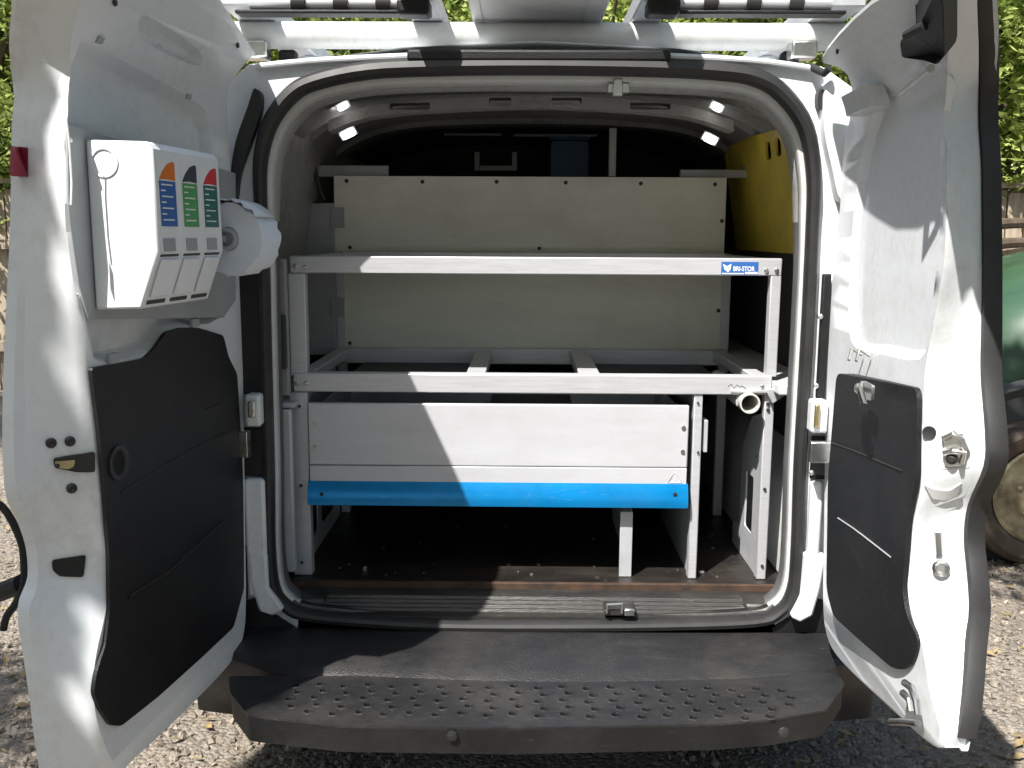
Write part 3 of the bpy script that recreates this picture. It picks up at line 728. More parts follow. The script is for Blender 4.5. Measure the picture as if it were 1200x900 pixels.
def build_door(D, pairs, th, recesses, name, label):
    door = thing_part(name, van); door['label'] = label
    inner = []; outer = []
    for ip, op in pairs:
        i = D.uz(*ip, 0); inner.append(i); q_ = i.copy()
        if op:
            for _ in range(6): q_ = D.uz(*op, -th * tk(D, q_.y))
        outer.append(q_)
    S = 4
    inn = crom(inner, S); ou = crom(outer, S)
    bm = bmesh.new()
    def ring(k, w, f=0):
        c = sum(inn, Vector((0, 0))) / len(inn); L = []
        for a, b in zip(inn, ou):
            p = a.lerp(b, k); p = p + (c - p).normalized() * f
            L.append(D.map(p.x, p.y, w * tk(D, p.y)))
        return L
    rings = [ring(1, -th, .012), ring(1, -th + .004, .0), ring(.97, -th + .022, 0), ring(.80, -th + .03, .004), ring(.22, -.018, .0), ring(.08, -.006, .0), ring(0, 0, .006)]
    V = loft_bm(bm, rings)
    # outer skin
    bm2 = bmesh.new()
    innf = [Vector((p.x, p.y)) for p in inn]; c = sum(innf, Vector((0, 0))) / len(innf)
    innf = [p + (c - p).normalized() * .006 for p in innf]
    holes = [[(q.x, q.y) for q in h] for h, _ in recesses]
    def face(outer, holes, w, tap=False):
        loops = [[Vector((p[0], p[1], 0)) for p in outer]] + [[Vector((p[0], p[1], 0)) for p in h] for h in holes]
        tr = tessellate_polygon(loops); fl = [p for L in loops for p in L]; b = bmesh.new()
        vs = [b.verts.new((p.x, p.y, w)) for p in fl]
        for t in tr:
            try: b.faces.new([vs[i] for i in t])
            except ValueError: pass
        for cz in CUTS: bmesh.ops.bisect_plane(b, geom=b.verts[:] + b.edges[:] + b.faces[:], plane_co=(0, cz, 0), plane_no=(0, 1, 0))
        for v in b.verts: v.co = D.map(v.co.x, v.co.y, v.co.z * (tk(D, v.co.y) if tap else 1))
        me = bpy.data.meshes.new('t'); b.to_mesh(me); b.free(); bm.from_mesh(me); bpy.data.meshes.remove(me)
    face(innf, holes, 0)
    ouf = [Vector((p.x, p.y)) for p in ou]; c2 = sum(ouf, Vector((0, 0))) / len(ouf); ouf = [p + (c2 - p).normalized() * .012 for p in ouf]
    face(ouf, [], -th, True)
    for h, dp in recesses:
        hc = sum(h, Vector((0, 0))) / len(h)
        Ls = [[D.map(p.x, p.y, 0) for p in h], [D.map(*(p + (hc - p).normalized() * .003), -.003) for p in h], [D.map(*(p + (hc - p).normalized() * .012), -dp + .004) for p in h], [D.map(*(p + (hc - p).normalized() * .018), -dp) for p in h]]
        loft_bm(bm, Ls)
        face([(p + (hc - p).normalized() * .018) for p in h], [], -dp)
    bmesh.ops.remove_doubles(bm, verts=bm.verts, dist=.0004)
    from mathutils.bvhtree import BVHTree
    bmesh.ops.recalc_face_normals(bm, faces=bm.faces); D.tree = BVHTree.FromBMesh(bm); D.ou = ou; D.S = S
    o = bm_obj('door_shell', bm, M['white'], door)
    return door
def hit(D, px, py):
    r = ray(px, py).normalized(); p, n, i, d = D.tree.ray_cast(CP, r)
    if p is None: print('MISS', px, py); return at(px, py, -.64), Vector((0, -1, 0))
    if n.dot(r) > 0: n = -n
    return p, n
def decal(name, D, P, h, m, parent, bev=0, base=-.002):
    """a plate lying on the door, measured on its surface"""
    H = [hit(D, x, y) for x, y in P]; n = sum((q[1] for q in H), Vector()).normalized()
    bm = bmesh.new(); A = [bm.verts.new(q[0] + n * h) for q in H]; B = [bm.verts.new(q[0] + n * base) for q in H]
    for i in range(len(P)): bm.faces.new((A[i], A[(i + 1) % len(P)], B[(i + 1) % len(P)], B[i]))
    bmesh.ops.triangulate(bm, faces=[bm.faces.new(A), bm.faces.new(B[::-1])])
    return bm_obj(name, bm, m, parent, bev=bev)
def R2(P, r=3): return [(q.x, q.y) for q in rounded(P, r, 2)]
LP = [((294, 66), None), ((300, 61), None), ((297, 55), None), ((262, 0), None), ((215, -62), None), ((120, -75), (22, -75)), ((95, 0), (17, 0)), ((82, 90), (14, 90)), ((76, 150), (11, 150)), ((80, 250), (9, 260)), ((92, 340), (5, 350)), ((105, 425), (1, 440)),
      ((114, 500), (0, 520)), ((119, 570), (4, 580)), ((124, 615), (18, 612)), ((127, 650), (28, 645)), ((127, 685), (29, 685)), ((123, 720), (18, 718)), ((112, 770), (24, 765)), ((108, 812), (32, 820)), ((116, 860), (40, 880)), ((138, 905), (56, 948)),
      ((160, 890), None), ((215, 838), None), ((268, 782), None), ((285, 750), None), ((289, 705), None), ((288, 620), None), ((287, 500), None), ((285, 400), None), ((281, 300), None), ((273, 230), None), ((268, 150), None), ((271, 98), None)]
rl = crom(DL.pts([(90, 62), (100, 48), (160, 78), (230, 120), (246, 146), (252, 220), (256, 300), (258, 372), (205, 384), (178, 412), (118, 424), (106, 400), (94, 335), (84, 250), (80, 150)]), 3)
rl2 = crom(DL.pts([(165, 20), (180, 22), (225, 52), (237, 68), (232, 77), (205, 68), (172, 50), (162, 36)]), 3)
ldoor = build_door(DL, LP, .115, [(rl, .028), (rl2, .018)], 'rear_door', 'left rear door with black lower lining, in shade')
RP = [((961, 66), None), ((1017, 0), None), ((1065, -60), None), ((1105, -70), (1158, -70)), ((1106, 0), (1160, 0)), ((1108, 100), (1163, 100)), ((1111, 200), (1166, 200)), ((1108, 300), (1167, 300)), ((1096, 375), (1167, 380)), ((1086, 430), (1167, 440)),
      ((1083, 500), (1173, 505)), ((1079, 555), (1172, 545)), ((1069, 615), (1152, 590)), ((1065, 650), (1147, 630)), ((1064, 690), (1152, 680)), ((1070, 728), (1151, 740)), ((1082, 765), (1146, 800)), ((1090, 815), (1141, 842)), ((1102, 864), (1132, 876)),
      ((1090, 873), None), ((1040, 828), None), ((985, 775), None), ((968, 745), None), ((964, 700), None), ((965, 620), None), ((966, 540), None), ((968, 450), None), ((975, 320), None), ((984, 240), None), ((990, 160), None), ((990, 84), None)]
rr_ = crom(DR.pts([(1010, 180), (1025, 120), (1045, 92), (1098, 66), (1102, 150), (1103, 230), (1098, 310), (1088, 380), (1078, 421), (1030, 414), (1004, 408), (995, 380), (998, 280)]), 3)
rdoor = build_door(DR, RP, .10, [(rr_, .014)], 'rear_door', 'right rear door with black lower lining, sunlit below')

# left door lining
TL = [(107, 431), (140, 426), (170, 420), (182, 408), (195, 389), (212, 384), (232, 384), (262, 393), (268, 418), (278, 438), (282, 500), (285, 560), (286, 640), (286, 690), (274, 735), (235, 772), (185, 817), (142, 851), (130, 850), (118, 832), (110, 812), (113, 790), (124, 755), (129, 715), (128, 650), (124, 590), (116, 500)]
tr = slab('lining', [(p.x, p.y) for p in rounded(DL.pts(TL, .007), .01, 3)], [], .0, .007, M['plastic'], ldoor, DL.map, cuts=CUTS, bev=.006)
def groove(D, P, w, door, m='rubber', r=.0022):
    return tube('groove', [D.map(*D.uz(x, y, w), w + .0003) for x, y in P], r, M[m], door, 6)
groove(DL, [(142, 577), (180, 553), (230, 524), (266, 506)], .007, ldoor)
groove(DL, [(240, 480), (262, 472)], .007, ldoor)
groove(DL, [(150, 700), (200, 668), (260, 612)], .007, ldoor, 'plastic', .0035)
p = DL.uz(138, 542, .007)
lathe('pull_recess', [(.030, 0), (.030, .004), (.022, .004), (.018, -.004), (.002, -.004)], DL.map(p.x, p.y, .007), (DL.n.x, DL.n.y, 0), M['rubber'], ldoor, 20).scale = (1, 1, 1)
# clips and slots
for px, py in ((116, 47), (220, 113)):
    q = DL.uz(px, py, 0); bm = bmesh.new(); slab_bm(bm, [(q.x - .008, q.y - .005), (q.x + .008, q.y - .005), (q.x + .008, q.y + .004), (q.x - .008, q.y + .004)], [], 0, .004, DL.map); bm_obj('clip', bm, M['greyplas'], ldoor)
for px, py in ((225, 378), (129, 419)):
    q = DL.uz(px, py, 0); bm = bmesh.new(); slab_bm(bm, [(q.x - .014, q.y - .008), (q.x + .014, q.y - .008), (q.x + .014, q.y + .008), (q.x - .014, q.y + .008)], [], 0, .01, DL.map); bm_obj('clip', bm, M['greyplas'], ldoor, bev=.002)
for px, py in ((134, 3), (278, 53)):
    q = DL.uz(px, py, 0); lathe('rubber_bung', [(.006, 0), (.005, .003), (.002, .004)], DL.map(q.x, q.y, 0), (DL.n.x, DL.n.y, 0), M['rubber'], ldoor, 12)
q = DL.uz(280, 520, .0); bm = bmesh.new(); slab_bm(bm, rounded([(q.x - .012, q.y - .03), (q.x + .012, q.y - .03), (q.x + .012, q.y + .03), (q.x - .012, q.y + .03)], .005, 2), [], 0, .024, DL.map); bm_obj('check_strap', bm, M['chrome'], ldoor, bev=.003)
# things on the edge face of the left door
EY = -.652
def edge_y(D, px, py, th):
    """depth of the door's edge face at a pixel: iterate between the inner and outer corner"""
    return EY
for px, py in ((60, 519), (82, 517), (84, 572)):
    hp, hn = hit(DL, px, py); lathe('edge_bolt', [(.0085, -.002), (.0085, .003), (.0045, .006), (.002, .004)], hp, hn, M['rubber'], ldoor, 12)
decal('latch_slot', DL, R2([(62, 537), (78, 534), (111, 529), (111, 553), (90, 553), (64, 548)]), .004, M['rubber'], ldoor)
decal('latch_tongue', DL, R2([(64, 540), (88, 538), (86, 546), (80, 549), (66, 547)], 2), .007, M['brass'], ldoor)
hp, hn = hit(DL, 67, 545); lathe('latch_pin', [(.004, 0), (.004, .007), (.001, .007)], hp, hn, M['rubber'], ldoor, 10)
decal('edge_catch', DL, R2([(61, 656), (101, 650), (98, 676), (70, 675), (62, 668)]), .004, M['plastic'], ldoor, bev=.001)
decal('edge_reflector', DL, [(13, 171), (22, 172), (33, 173), (33, 207), (22, 207), (12, 206)], .0015, M['red'], ldoor)
# black outer handle loop of the left door
tube('outer_handle', [at(x, y, -.60) for x, y in crom([(-8, 586), (8, 600), (24, 632), (28, 655), (28, 682), (20, 705), (8, 722), (4, 738)], 3, False)], .0065, M['plastic'], ldoor, 8)
tube('handle_bar', [at(-30, 690, -.55), at(0, 694, -.57), at(26, 684, -.59)], .017, M['plastic'], ldoor, 10)

# right door lining
TR = [(980, 437), (1030, 446), (1075, 455), (1074, 560), (1063, 610), (1057, 690), (1062, 722), (1077, 750), (1071, 775), (1058, 785), (1045, 783), (1010, 753), (976, 722), (968, 690), (970, 560)]
def rk_(u): return 1 - 1.36 * max(0, u)
def rpt(x, y):
    w_ = .04
    for _ in range(8): q_ = DR.uz(x, y, w_); w_ = .04 * rk_(q_.x)
    return q_
slab('lining', [(p.x, p.y) for p in rounded([rpt(x, y) for x, y in TR], .022, 4)], [], .0, .04, M['plastic'], rdoor, lambda u, z, w: DR.map(u, z, w * rk_(u)), cuts=CUTS, bev=.010)
for L_, mm, r_ in (([(975, 519), (1000, 528), (1020, 536), (1040, 545), (1058, 552)], 'rubber', .0022), ([(982, 607), (1000, 619), (1012, 628), (1030, 642), (1044, 653)], 'greyplas', .0016)):
    tube('groove', [DR.map(rpt(x, y).x, rpt(x, y).y, .0403 * rk_(rpt(x, y).x)) for x, y in L_], r_, M[mm], rdoor, 6)
q = DR.uz(1019, 458, .04); c = DR.map(q.x, q.y, .046); nn = Vector((DR.n.x, DR.n.y, 0)); dd = Vector((DR.d.x, DR.d.y, 0))
bm = bmesh.new(); slab_bm(bm, rounded([(q.x - .03, q.y - .014), (q.x + .03, q.y - .014), (q.x + .03, q.y + .014), (q.x - .03, q.y + .014)], .006, 3), [], .04, .046, DR.map)
lt = bm_obj('toggle_latch', bm, M['chrome'], rdoor, bev=.002)
tube('latch_lever', [c + dd * -.05, c + dd * -.01 + nn * .012, c + dd * .02 + nn * .015, c + dd * .028 + Vector((0, 0, -.02)) + nn * .01], .006, M['chrome'], rdoor)
tube('latch_lever', [c + dd * .0 + Vector((0, 0, .014)) + nn * .008, c + dd * .03 + nn * .02 + Vector((0, 0, .01)), c + dd * .035 + Vector((0, 0, -.016)) + nn * .012], .004, M['chrome'], rdoor)
for px, py in ((1013, 416), (1022, 417)):
    q = DR.uz(px, py, 0); b = DR.map(q.x, q.y, .005); tube('wire_clip', [b, b + nn * .02 + Vector((0, 0, .012)), b + nn * .03 + dd * .02 + Vector((0, 0, -.008))], .003, M['chrome'], rdoor, 6)
q = DR.uz(974, 528, .0); bm = bmesh.new(); slab_bm(bm, rounded([(q.x - .014, q.y - .026), (q.x + .014, q.y - .026), (q.x + .010, q.y + .020), (q.x - .010, q.y + .020)], .004, 2), [], 0, .046, DR.map); bm_obj('check_strap', bm, M['chrome'], rdoor, bev=.003)
# edge seal on the right door: black rubber on the outer edge
bm = bmesh.new(); L = []; th_ = .10
for p in DR.ou[3 * DR.S:18 * DR.S - 1]:
    th_ = .10 * tk(DR, p.y)
    L.append([DR.map(p.x - .004, p.y, -th_ - .006), DR.map(p.x + .010, p.y, -th_ - .006), DR.map(p.x + .012, p.y, -th_ + .010), DR.map(p.x + .009, p.y, -th_ + .022), DR.map(p.x - .008, p.y, -th_ + .024)])
V = loft_bm(bm, L); bm.faces.new(V[0]); bm.faces.new(V[-1])
bm_obj('edge_seal', bm, M['rubber'], rdoor)
# latch mechanism on the right door's edge
decal('latch_hollow', DR, R2([(1103, 503), (1134, 501), (1137, 548), (1104, 550)]), .0008, M['jamb'], rdoor)
decal('latch_plate', DR, R2([(1105, 509), (1128, 506), (1132, 520), (1130, 545), (1107, 546)]), .004, M['chrome'], rdoor, bev=.001)
def HP(px, py, k):
    hp, hn = hit(DR, px, py); return hp + hn * k
tube('latch_fork', [HP(1106, 514, .006), HP(1118, 508, .012), HP(1129, 516, .012), HP(1133, 527, .006)], .006, M['chrome'], rdoor)
tube('latch_fork', [HP(1107, 530, .006), HP(1118, 527, .012), HP(1131, 529, .010), HP(1127, 541, .006)], .005, M['chrome'], rdoor)
hp, hn = hit(DR, 1116, 537); lathe('latch_spindle', [(.009, 0), (.009, .008), (.004, .012)], hp, hn, M['rubber'], rdoor, 14)
decal('edge_step', DR, R2([(1082, 566), (1095, 572), (1112, 574), (1128, 564), (1122, 580), (1108, 586), (1092, 584)]), .003, M['jamb'], rdoor, bev=.001)
hp, hn = hit(DR, 1089, 507); lathe('rubber_bung', [(.011, 0), (.010, .003), (.004, .002)], hp, hn, M['rubber'], rdoor, 16)
decal('lock_rod_plate', DR, R2([(1093, 618), (1104, 616), (1108, 648), (1114, 664), (1108, 676), (1098, 672), (1097, 650)]), .004, M['alu2'], rdoor, bev=.001)
hp, hn = hit(DR, 1104, 666); lathe('lock_barrel', [(.014, 0), (.014, .010), (.009, .014), (.006, .010), (.002, .010)], hp, hn, M['chrome'], rdoor, 20)
tube('lock_rod', [HP(1098, 622, .008), HP(1101, 650, .008)], .005, M['chrome'], rdoor)
decal('lock_motor', DR, R2([(1086, -40), (1121, -40), (1121, 48), (1112, 60), (1098, 55), (1070, 52), (1068, 34), (1072, 28), (1088, 24)]), .03, M['plastic'], rdoor, bev=.004)
tube('motor_cable', [HP(1084, 24, .02), HP(1092, 14, .045), HP(1104, 12, .03)], .007, M['rubber'], rdoor)
q = DR.uz(1025, 118, .0)
bm = bmesh.new(); slab_bm(bm, rounded([(q.x - .08, q.y - .02), (q.x + .08, q.y - .02), (q.x + .08, q.y + .018), (q.x - .08, q.y + .018)], .004, 2), [], 0, .035, DR.map, cuts=CUTS)
bm_obj('door_bracket', bm, M['jamb'], rdoor, bev=.004)
q1 = DR.uz(1065, 108, .0); q2 = DR.uz(1100, 80, .0)
tube('stay_rod', [DR.map(q1.x, q1.y, .012), DR.map(q2.x, q2.y, .012)], .007, M['jamb'], rdoor)
# lower latch of the right door
for L_ in ([(1060, 800), (1068, 806), (1074, 822), (1076, 838)], [(1058, 812), (1066, 820), (1068, 834)], [(1044, 846), (1060, 846), (1076, 848)]):
    tube('bottom_latch', [DR.map(*DR.uz(x, y, .02), .02) for x, y in L_], .006, M['chrome'], rdoor)
lathe('rubber_bung', [(.006, 0), (.005, .003), (.002, .004)], DR.map(*DR.uz(982, 60, 0), 0), (DR.n.x, DR.n.y, 0), M['rubber'], rdoor, 12)
tube('check_cable', [at(950, 78, .0), at(958, 82, -.02), at(966, 86, -.04), at(972, 80, -.05)], .008, M['rubber'], van)

# ------------------------------------------------------------------ boards at the back of the shelving
YB = .72
def board(name, px0, px1, py0, py1, label, holes):
    t = thing(name, label, 'board')
    boxes('sheet', [pxbox(px0, px1, py0, py1, YB, .012)], M['board'], t, bev=.0015)
    for hx, hy in holes: lathe('screw', [(.006, 0), (.005, .003), (.002, .004)], at(hx, hy, YB - .0005), (0, -1, 0), M['rubber'], t, 10)
    return t
board('cream_board', 393, 852, 208, 300, 'upper cream painted board closing off the load space above the shelf rail', [(406, 212), (495, 213), (582, 213), (663, 214), (751, 215), (838, 216), (846, 259), (410, 290), (632, 291)])
board('cream_board', 396, 849, 302, 412, 'lower cream painted board between the two shelf rails, scuffed', [(842, 364), (842, 308), (410, 402)])
sp = thing('side_board', 'narrow grey board standing left of the cream boards', 'board')
boxes('sheet', [pxbox(358, 391, 238, 416, YB - .01, .02)], M['greyplas'], sp)
for y0_, y1_ in ((243, 267), (349, 372)): boxes('hinge_plate', [pxbox(388, 403, y0_, y1_, YB - .014, .004)], M['greyplas'], sp, bev=.001)
bx = thing('blue_box', 'dark blue plastic box in the cab end of the load space', 'box')
g = pxbox(645, 690, 165, 207, 1.35, .25)
slab('box_body', rounded([(g[0], g[4] - .15), (g[1], g[4] - .15), (g[1], g[5]), (g[0], g[5])], .015, 3), [], 0, .25, M['bluebox'], bx, MY(1.35), bev=.008)
boxes('lid', [(g[0] - .006, g[1] + .006, 1.344, 1.606, g[5] + .001, g[5] + .02)], M['bluebox'], bx, bev=.004)

# ------------------------------------------------------------------ shelving unit
YS = .165
un = thing('shelving_unit', 'silver aluminium van racking frame with two tiers standing on the load floor', 'shelving', loc=(0, 0, 0))
def bolt(px, py, Y, parent, m='chrome', r=.0055):
    lathe('bolt', [(r, 0), (r, .002), (r * .6, .0045), (r * .2, .0045)], at(px, py, Y), (0, -1, 0), M[m], parent, 10)
def pbox(name, a, m='alu', bev=.0025): return boxes(name, [a], M[m], un, bev=bev)
top = pxbox(340, 917, 303, 320, YS, .03); pbox('top_rail', top)
mid = pxbox(344, 905, 441, 459, YS - .003, .034); pbox('middle_rail', mid)
def post(x0, x1, ya, yb, Y=YS, d=.03, zlow=None):
    b = list(pxbox(x0, x1, ya, yb, Y, d))
    if zlow is not None: b[4] = zlow
    pbox('post', tuple(b)); return b
lu = post(340.5, 357, 320.4, 440.6, YS + .001); ru = post(898, 916, 322, 441.5, YS + .001)
ll = post(345, 360, 459.4, 678, YS + .001, zlow=FZ + .001); rl_ = post(886, 908, 460.4, 684, YS + .001, zlow=FZ + .001)
mp_ = post(806, 824, 460, 680, YS + .001, zlow=FZ + .001)
YR = .69
pbox('rear_rail', (top[0] + .02, top[1] - .02, YR, YR + .025, top[4], top[5] + .002)); pbox('rear_rail', (mid[0], mid[1], YR - .002, YR + .023, mid[4], mid[5]))
for x in (top[0], top[1] - .03):
    pbox('side_rail', (x + .002, x + .028, YS + .031, YR - .001, top[4] + .006, top[5] - .002))
    pbox('rear_post', (x + .001, x + .029, YR + .0255, YR + .05, FZ + .001, top[5] - .001), 'alu2')
for x in (mid[0], mid[1] - .045): pbox('side_rail', (x + .004, x + .041, YS + .032, YR - .003, mid[5] - .03, mid[5] - .002))
for px0, px1 in ((545, 568), (680, 705)):
    a = at(px0, 441, YS); b = at(px1, 441, YS)
    pbox('cross_bar', (a.x, b.x, YS + .032, YR - .003, mid[5] - .03, mid[5] - .003))
    pbox('cross_bar', (a.x, b.x - .012, YS + .032, YR - .003, mid[5] - .0325, mid[5] - .0303))
for i, (px0, px1, dz) in enumerate(((385, 545, .012), (568, 680, .10), (705, 868, .012))):
    a = at(px0, 441, YS); b = at(px1, 441, YS)
    pbox('shelf_tray', (a.x + .002, b.x - .002, YS + .034, YR - .005, mid[5] - .034 - dz, mid[5] - .031 - dz), None or 'plastic', 0)
for px, py in ((346, 312), (357, 313), (898, 317), (910, 317)): bolt(px, py, YS - .0002, un)
for px, py in ((348, 449), (359, 449), (893, 453), (906, 453)): bolt(px, py, YS - .0032, un)
for px, py in ((351, 476), (353, 569), (354, 659), (896, 573), (893, 663)): bolt(px, py, YS + .0005, un, 'rubber', .004)
for px, py in ((818, 472), (818, 530)): bolt(px, py, YS + .0005, un, 'rubber', .003)
for py in (473, 480): bolt(900, py, YS + .0005, un, 'rubber', .0045)
# pressed side plates of the lower tier
def side_plate(x, holes, th=.003):
    z0, z1 = FZ + .001, mid[4] - .002
    o = [(YS + .0315, z0), (YR, z0), (YR, z1), (YS + .0315, z1)]
    return slab('side_plate', o, holes, 0, th, M['alu2'], un, MX(x))
zz0 = FZ + .05
side_plate(ll[0] + .012, [rounded([(YS + .07, zz0), (YS + .22, zz0), (YS + .22, zz0 + .3), (YS + .07, zz0 + .3)], .03), rounded([(YS + .27, zz0), (YS + .46, zz0), (YS + .46, zz0 + .3), (YS + .27, zz0 + .3)], .03)])
z1 = at(870, 590, YS + .1).z
slab('side_plate', [(YS + .0315, FZ + .001), (.47, FZ + .001), (.47, FZ + .06), (.40, FZ + .075), (.385, FZ + .30), (.33, FZ + .36), (.30, FZ + .39), (YS + .0315, FZ + .42)], [rounded([(YS + .09, FZ + .09), (YS + .17, FZ + .09), (YS + .17, FZ + .24), (YS + .09, FZ + .24)], .01)], 0, .004, M['alu2'], un, MX(rl_[0] + .004))
for zq in (.30,): lathe('bolt', [(.006, 0), (.006, .003), (.002, .004)], (rl_[0] + .003, YS + .06, FZ + zq), (-1, 0, 0), M['chrome'], un, 10)
side_plate(mp_[0] + .006, [])
a = at(728, 680, YS + .02); b = at(740, 595, YS + .02)
slab('divider_plate', [(YS + .02, FZ + .001), (YR, FZ + .001), (YR, FZ + .17), (YS + .03, FZ + .17)], [], 0, .003, M['alu2'], un, MX(b.x))
boxes('divider_flange', [(b.x - .028, b.x + .003, YS + .012, YS + .0195, FZ + .001, FZ + .17), ], M['alu2'], un, bev=.001)
boxes('small_plate', [pxbox(824.5, 830, 493, 530, YS + .004, .05)], M['alu2'], un, bev=.001)
# flag bracket at the right corner and label
slab('corner_bracket', pl([(898, 457), (914, 455), (924, 461), (911, 470), (904, 473)], YS - .014), [], 0, .02, M['greyplas'], un, MY(YS - .014), bev=.002)
boxes('rail_edge', [pxbox(857, 914, 457.5, 460, YS - .012, .012)], M['alu2'], un, bev=.0005)
def text(name, s, m, parent, p, size, ex=.0004, rot=(R(90), 0, 0), align='LEFT', sx=1):
    c = bpy.data.curves.new(name, 'FONT'); c.body = s; c.size = size; c.extrude = ex; c.align_x = align; c.offset = .0006 * size / .012 * .4
    o = bpy.data.objects.new('t', c); sc.collection.objects.link(o); dg = bpy.context.evaluated_depsgraph_get(); dg.update()
    me = bpy.data.meshes.new_from_object(o.evaluated_get(dg)); bpy.data.objects.remove(o); me.name = name
    q = link(name, me, m, parent, smooth=False); me.materials.clear(); me.materials.append(m); q.location = p; q.rotation_euler = rot; q.scale = (sx, 1, 1); return q
lb = boxes('label_sticker', [pxbox(845, 889, 307, 322, YS - .001, .001)], M['st_blue'], un, bev=0)
a = at(859, 317.5, YS - .0012)
text('label_lettering', 'BRI-STOR', M['st_white'], lb, (a.x, YS - .0012, a.z), .0155, .0002, sx=.78)
slab('label_emblem', pl([(847, 309), (852, 312), (857, 309), (856, 316), (853, 319), (849, 316)], YS), [], 0, .0004, M['st_white'], lb, MY(YS - .0015))
boxes('label_edge', [pxbox(846, 872, 320, 321.2, YS - .0014, .0003), pxbox(873, 888, 318.8, 321.2, YS - .0014, .0003)], M['st_white'], lb, bev=0)
# pencil scrawl on the rail
tube('pen_mark', [at(x, y, YS - .0034) for x, y in [(853, 453), (857, 450), (860, 455), (864, 451), (867, 454), (869, 452), (875, 456)]], .0008, M['rubber'], un, 5)

# drawer
dr = thing('drawer', 'wide silver metal drawer with a bright blue pull strip, slid in under the shelf', 'drawer')
YD = YS - .008
fa = pxbox(363, 808, 475.5, 567, YD, .014)
z_c = at(600, 547, YD).z
f1 = boxes('front_panel', [(fa[0], fa[1], YD, YD + .014, z_c + .0006, fa[5])], M['drawer'], dr, bev=.003)
boxes('lower_panel', [(fa[0] + .001, fa[1] - .001, YD - .001, YD + .012, fa[4] + .001, z_c - .0006)], M['drawer'], dr, bev=.0015)
pz = pxbox(362, 806, 567, 590, YD, .02)
prof = []
zt_, zb_ = pz[5], pz[4]; h = zt_ - zb_
for k in range(9):
    t = k / 8; prof.append((YD - .002 - .012 * math.sin(t * math.pi * .62), zt_ - h * t))
prof += [(YD + .012, zb_), (YD + .012, zt_)]
bm = bmesh.new(); A = [bm.verts.new((pz[0], y, z)) for y, z in prof]; B = [bm.verts.new((pz[1], y, z)) for y, z in prof]
for i in range(len(prof)): bm.faces.new((A[i], A[(i + 1) % len(prof)], B[(i + 1) % len(prof)], B[i]))
bm.faces.new(A[::-1]); bm.faces.new(B)
bm_obj('pull_strip', bm, M['blue'], dr)
for px in (377, 791): lathe('screw', [(.005, 0), (.005, .002), (.002, .003)], at(px, 579, YD - .012), (0, -1, 0), M['rubber'], dr, 10)
for px, py in ((368, 497), (369, 524), (801, 501), (800, 529)): lathe('screw', [(.006, 0), (.005, .003), (.0015, .003)], at(px, py, YD - .0002), (0, -1, 0), M['chrome'], dr, 10)
boxes('drawer_box', [(fa[0] + .01, fa[1] - .01, YD + .02, .66, zb_ + .004, zb_ + .008), (fa[0] + .01, fa[0] + .013, YD + .0205, .66, zb_ + .0085, fa[5] - .02), (fa[1] - .013, fa[1] - .01, YD + .0205, .66, zb_ + .0085, fa[5] - .02), (fa[0] + .014, fa[1] - .014, .655, .66, zb_ + .0085, fa[5] - .02)], M['alu2'], dr, bev=0)
a, b, c = at(783, 565, YD), at(791, 553, YD), at(799, 565, YD)
tube('warning_triangle', [Vector((p.x, YD - .0016, p.z)) for p in (a, b, c)], .0011, M['st_white'], dr, 5, closed=True)
m_ = (a + b + c) / 3; tube('warning_mark', [(m_.x, YD - .0016, m_.z + .007), (m_.x, YD - .0016, m_.z - .003)], .001, M['st_white'], dr, 5)

# pipe offcut
pc = at(879, 473, YS - .03)
pt = thing('plastic_pipe', 'short white plastic pipe hanging end-on below the right corner of the shelf', 'pipe')
lathe('pipe_tube', [(.0245, 0), (.0245, .40), (.0205, .40), (.0205, 0)], pc, (0, 1, 0), mat('pipe_plastic', (.6, .6, .56), .4), pt, 28, closed=True)
tube('pipe_clip', [pc + Vector((.026 * math.cos(t), .03, .026 * math.sin(t))) for t in [k * math.pi / 8 for k in range(-1, 10)]], .0022, M['alu2'], pt, 6)
# clutter on the floor
cl = thing('dirt_debris', 'pale crumbs of dirt lying on the dark load floor', 'debris')
cl['kind'] = 'stuff'
bm = bmesh.new(); rs = random.Random(4)
for i in range(45):
    x, y = rs.uniform(-.55, .6), rs.uniform(.14, .6); s = rs.uniform(.0012, .004)
    box(bm, x - s, x + s, y - s * .7, y + s, FZ + .0005, FZ + .0008 + s)
bm_obj('crumbs', bm, mat('crumb_dirt', (.10, .09, .08), .9), cl, smooth=False)
for i, (px, py) in enumerate(((428, 667), (822, 672))):
    p = atz(px, py, FZ)
    t = thing('floor_bolt', ['small bright bolt head on the floor under the drawer at the left', 'small bright bolt head on the floor right of the drawer post'][i], 'bolt', loc=p)
    lathe('head', [(.008, 0), (.008, .005), (.004, .008)], (0, 0, 0), (0, 0, 1), M['chrome'], t, 6)

# ------------------------------------------------------------------ dispenser on the left door
dn = Vector((DL.n.x, DL.n.y, 0)); d3 = Vector((DL.d.x, DL.d.y, 0))
dp = thing('glove_dispenser', 'white wall dispenser with three coloured labels fixed to the inside of the left rear door', 'dispenser')
bp_ = DL.pts([(78, 146), (276, 203), (276, 352), (262, 372), (104, 374), (93, 335), (80, 250)], .004)
slab('backing_plate', [(p.x, p.y) for p in bp_], [], .001, .005, M['greyplas'], dp, DL.map, bev=.001)
cA = DL.uz(97, 163, .006); cB = DL.uz(106, 364, .006)
un_ = cA.x - .006; zt = cA.y; zb = cB.y
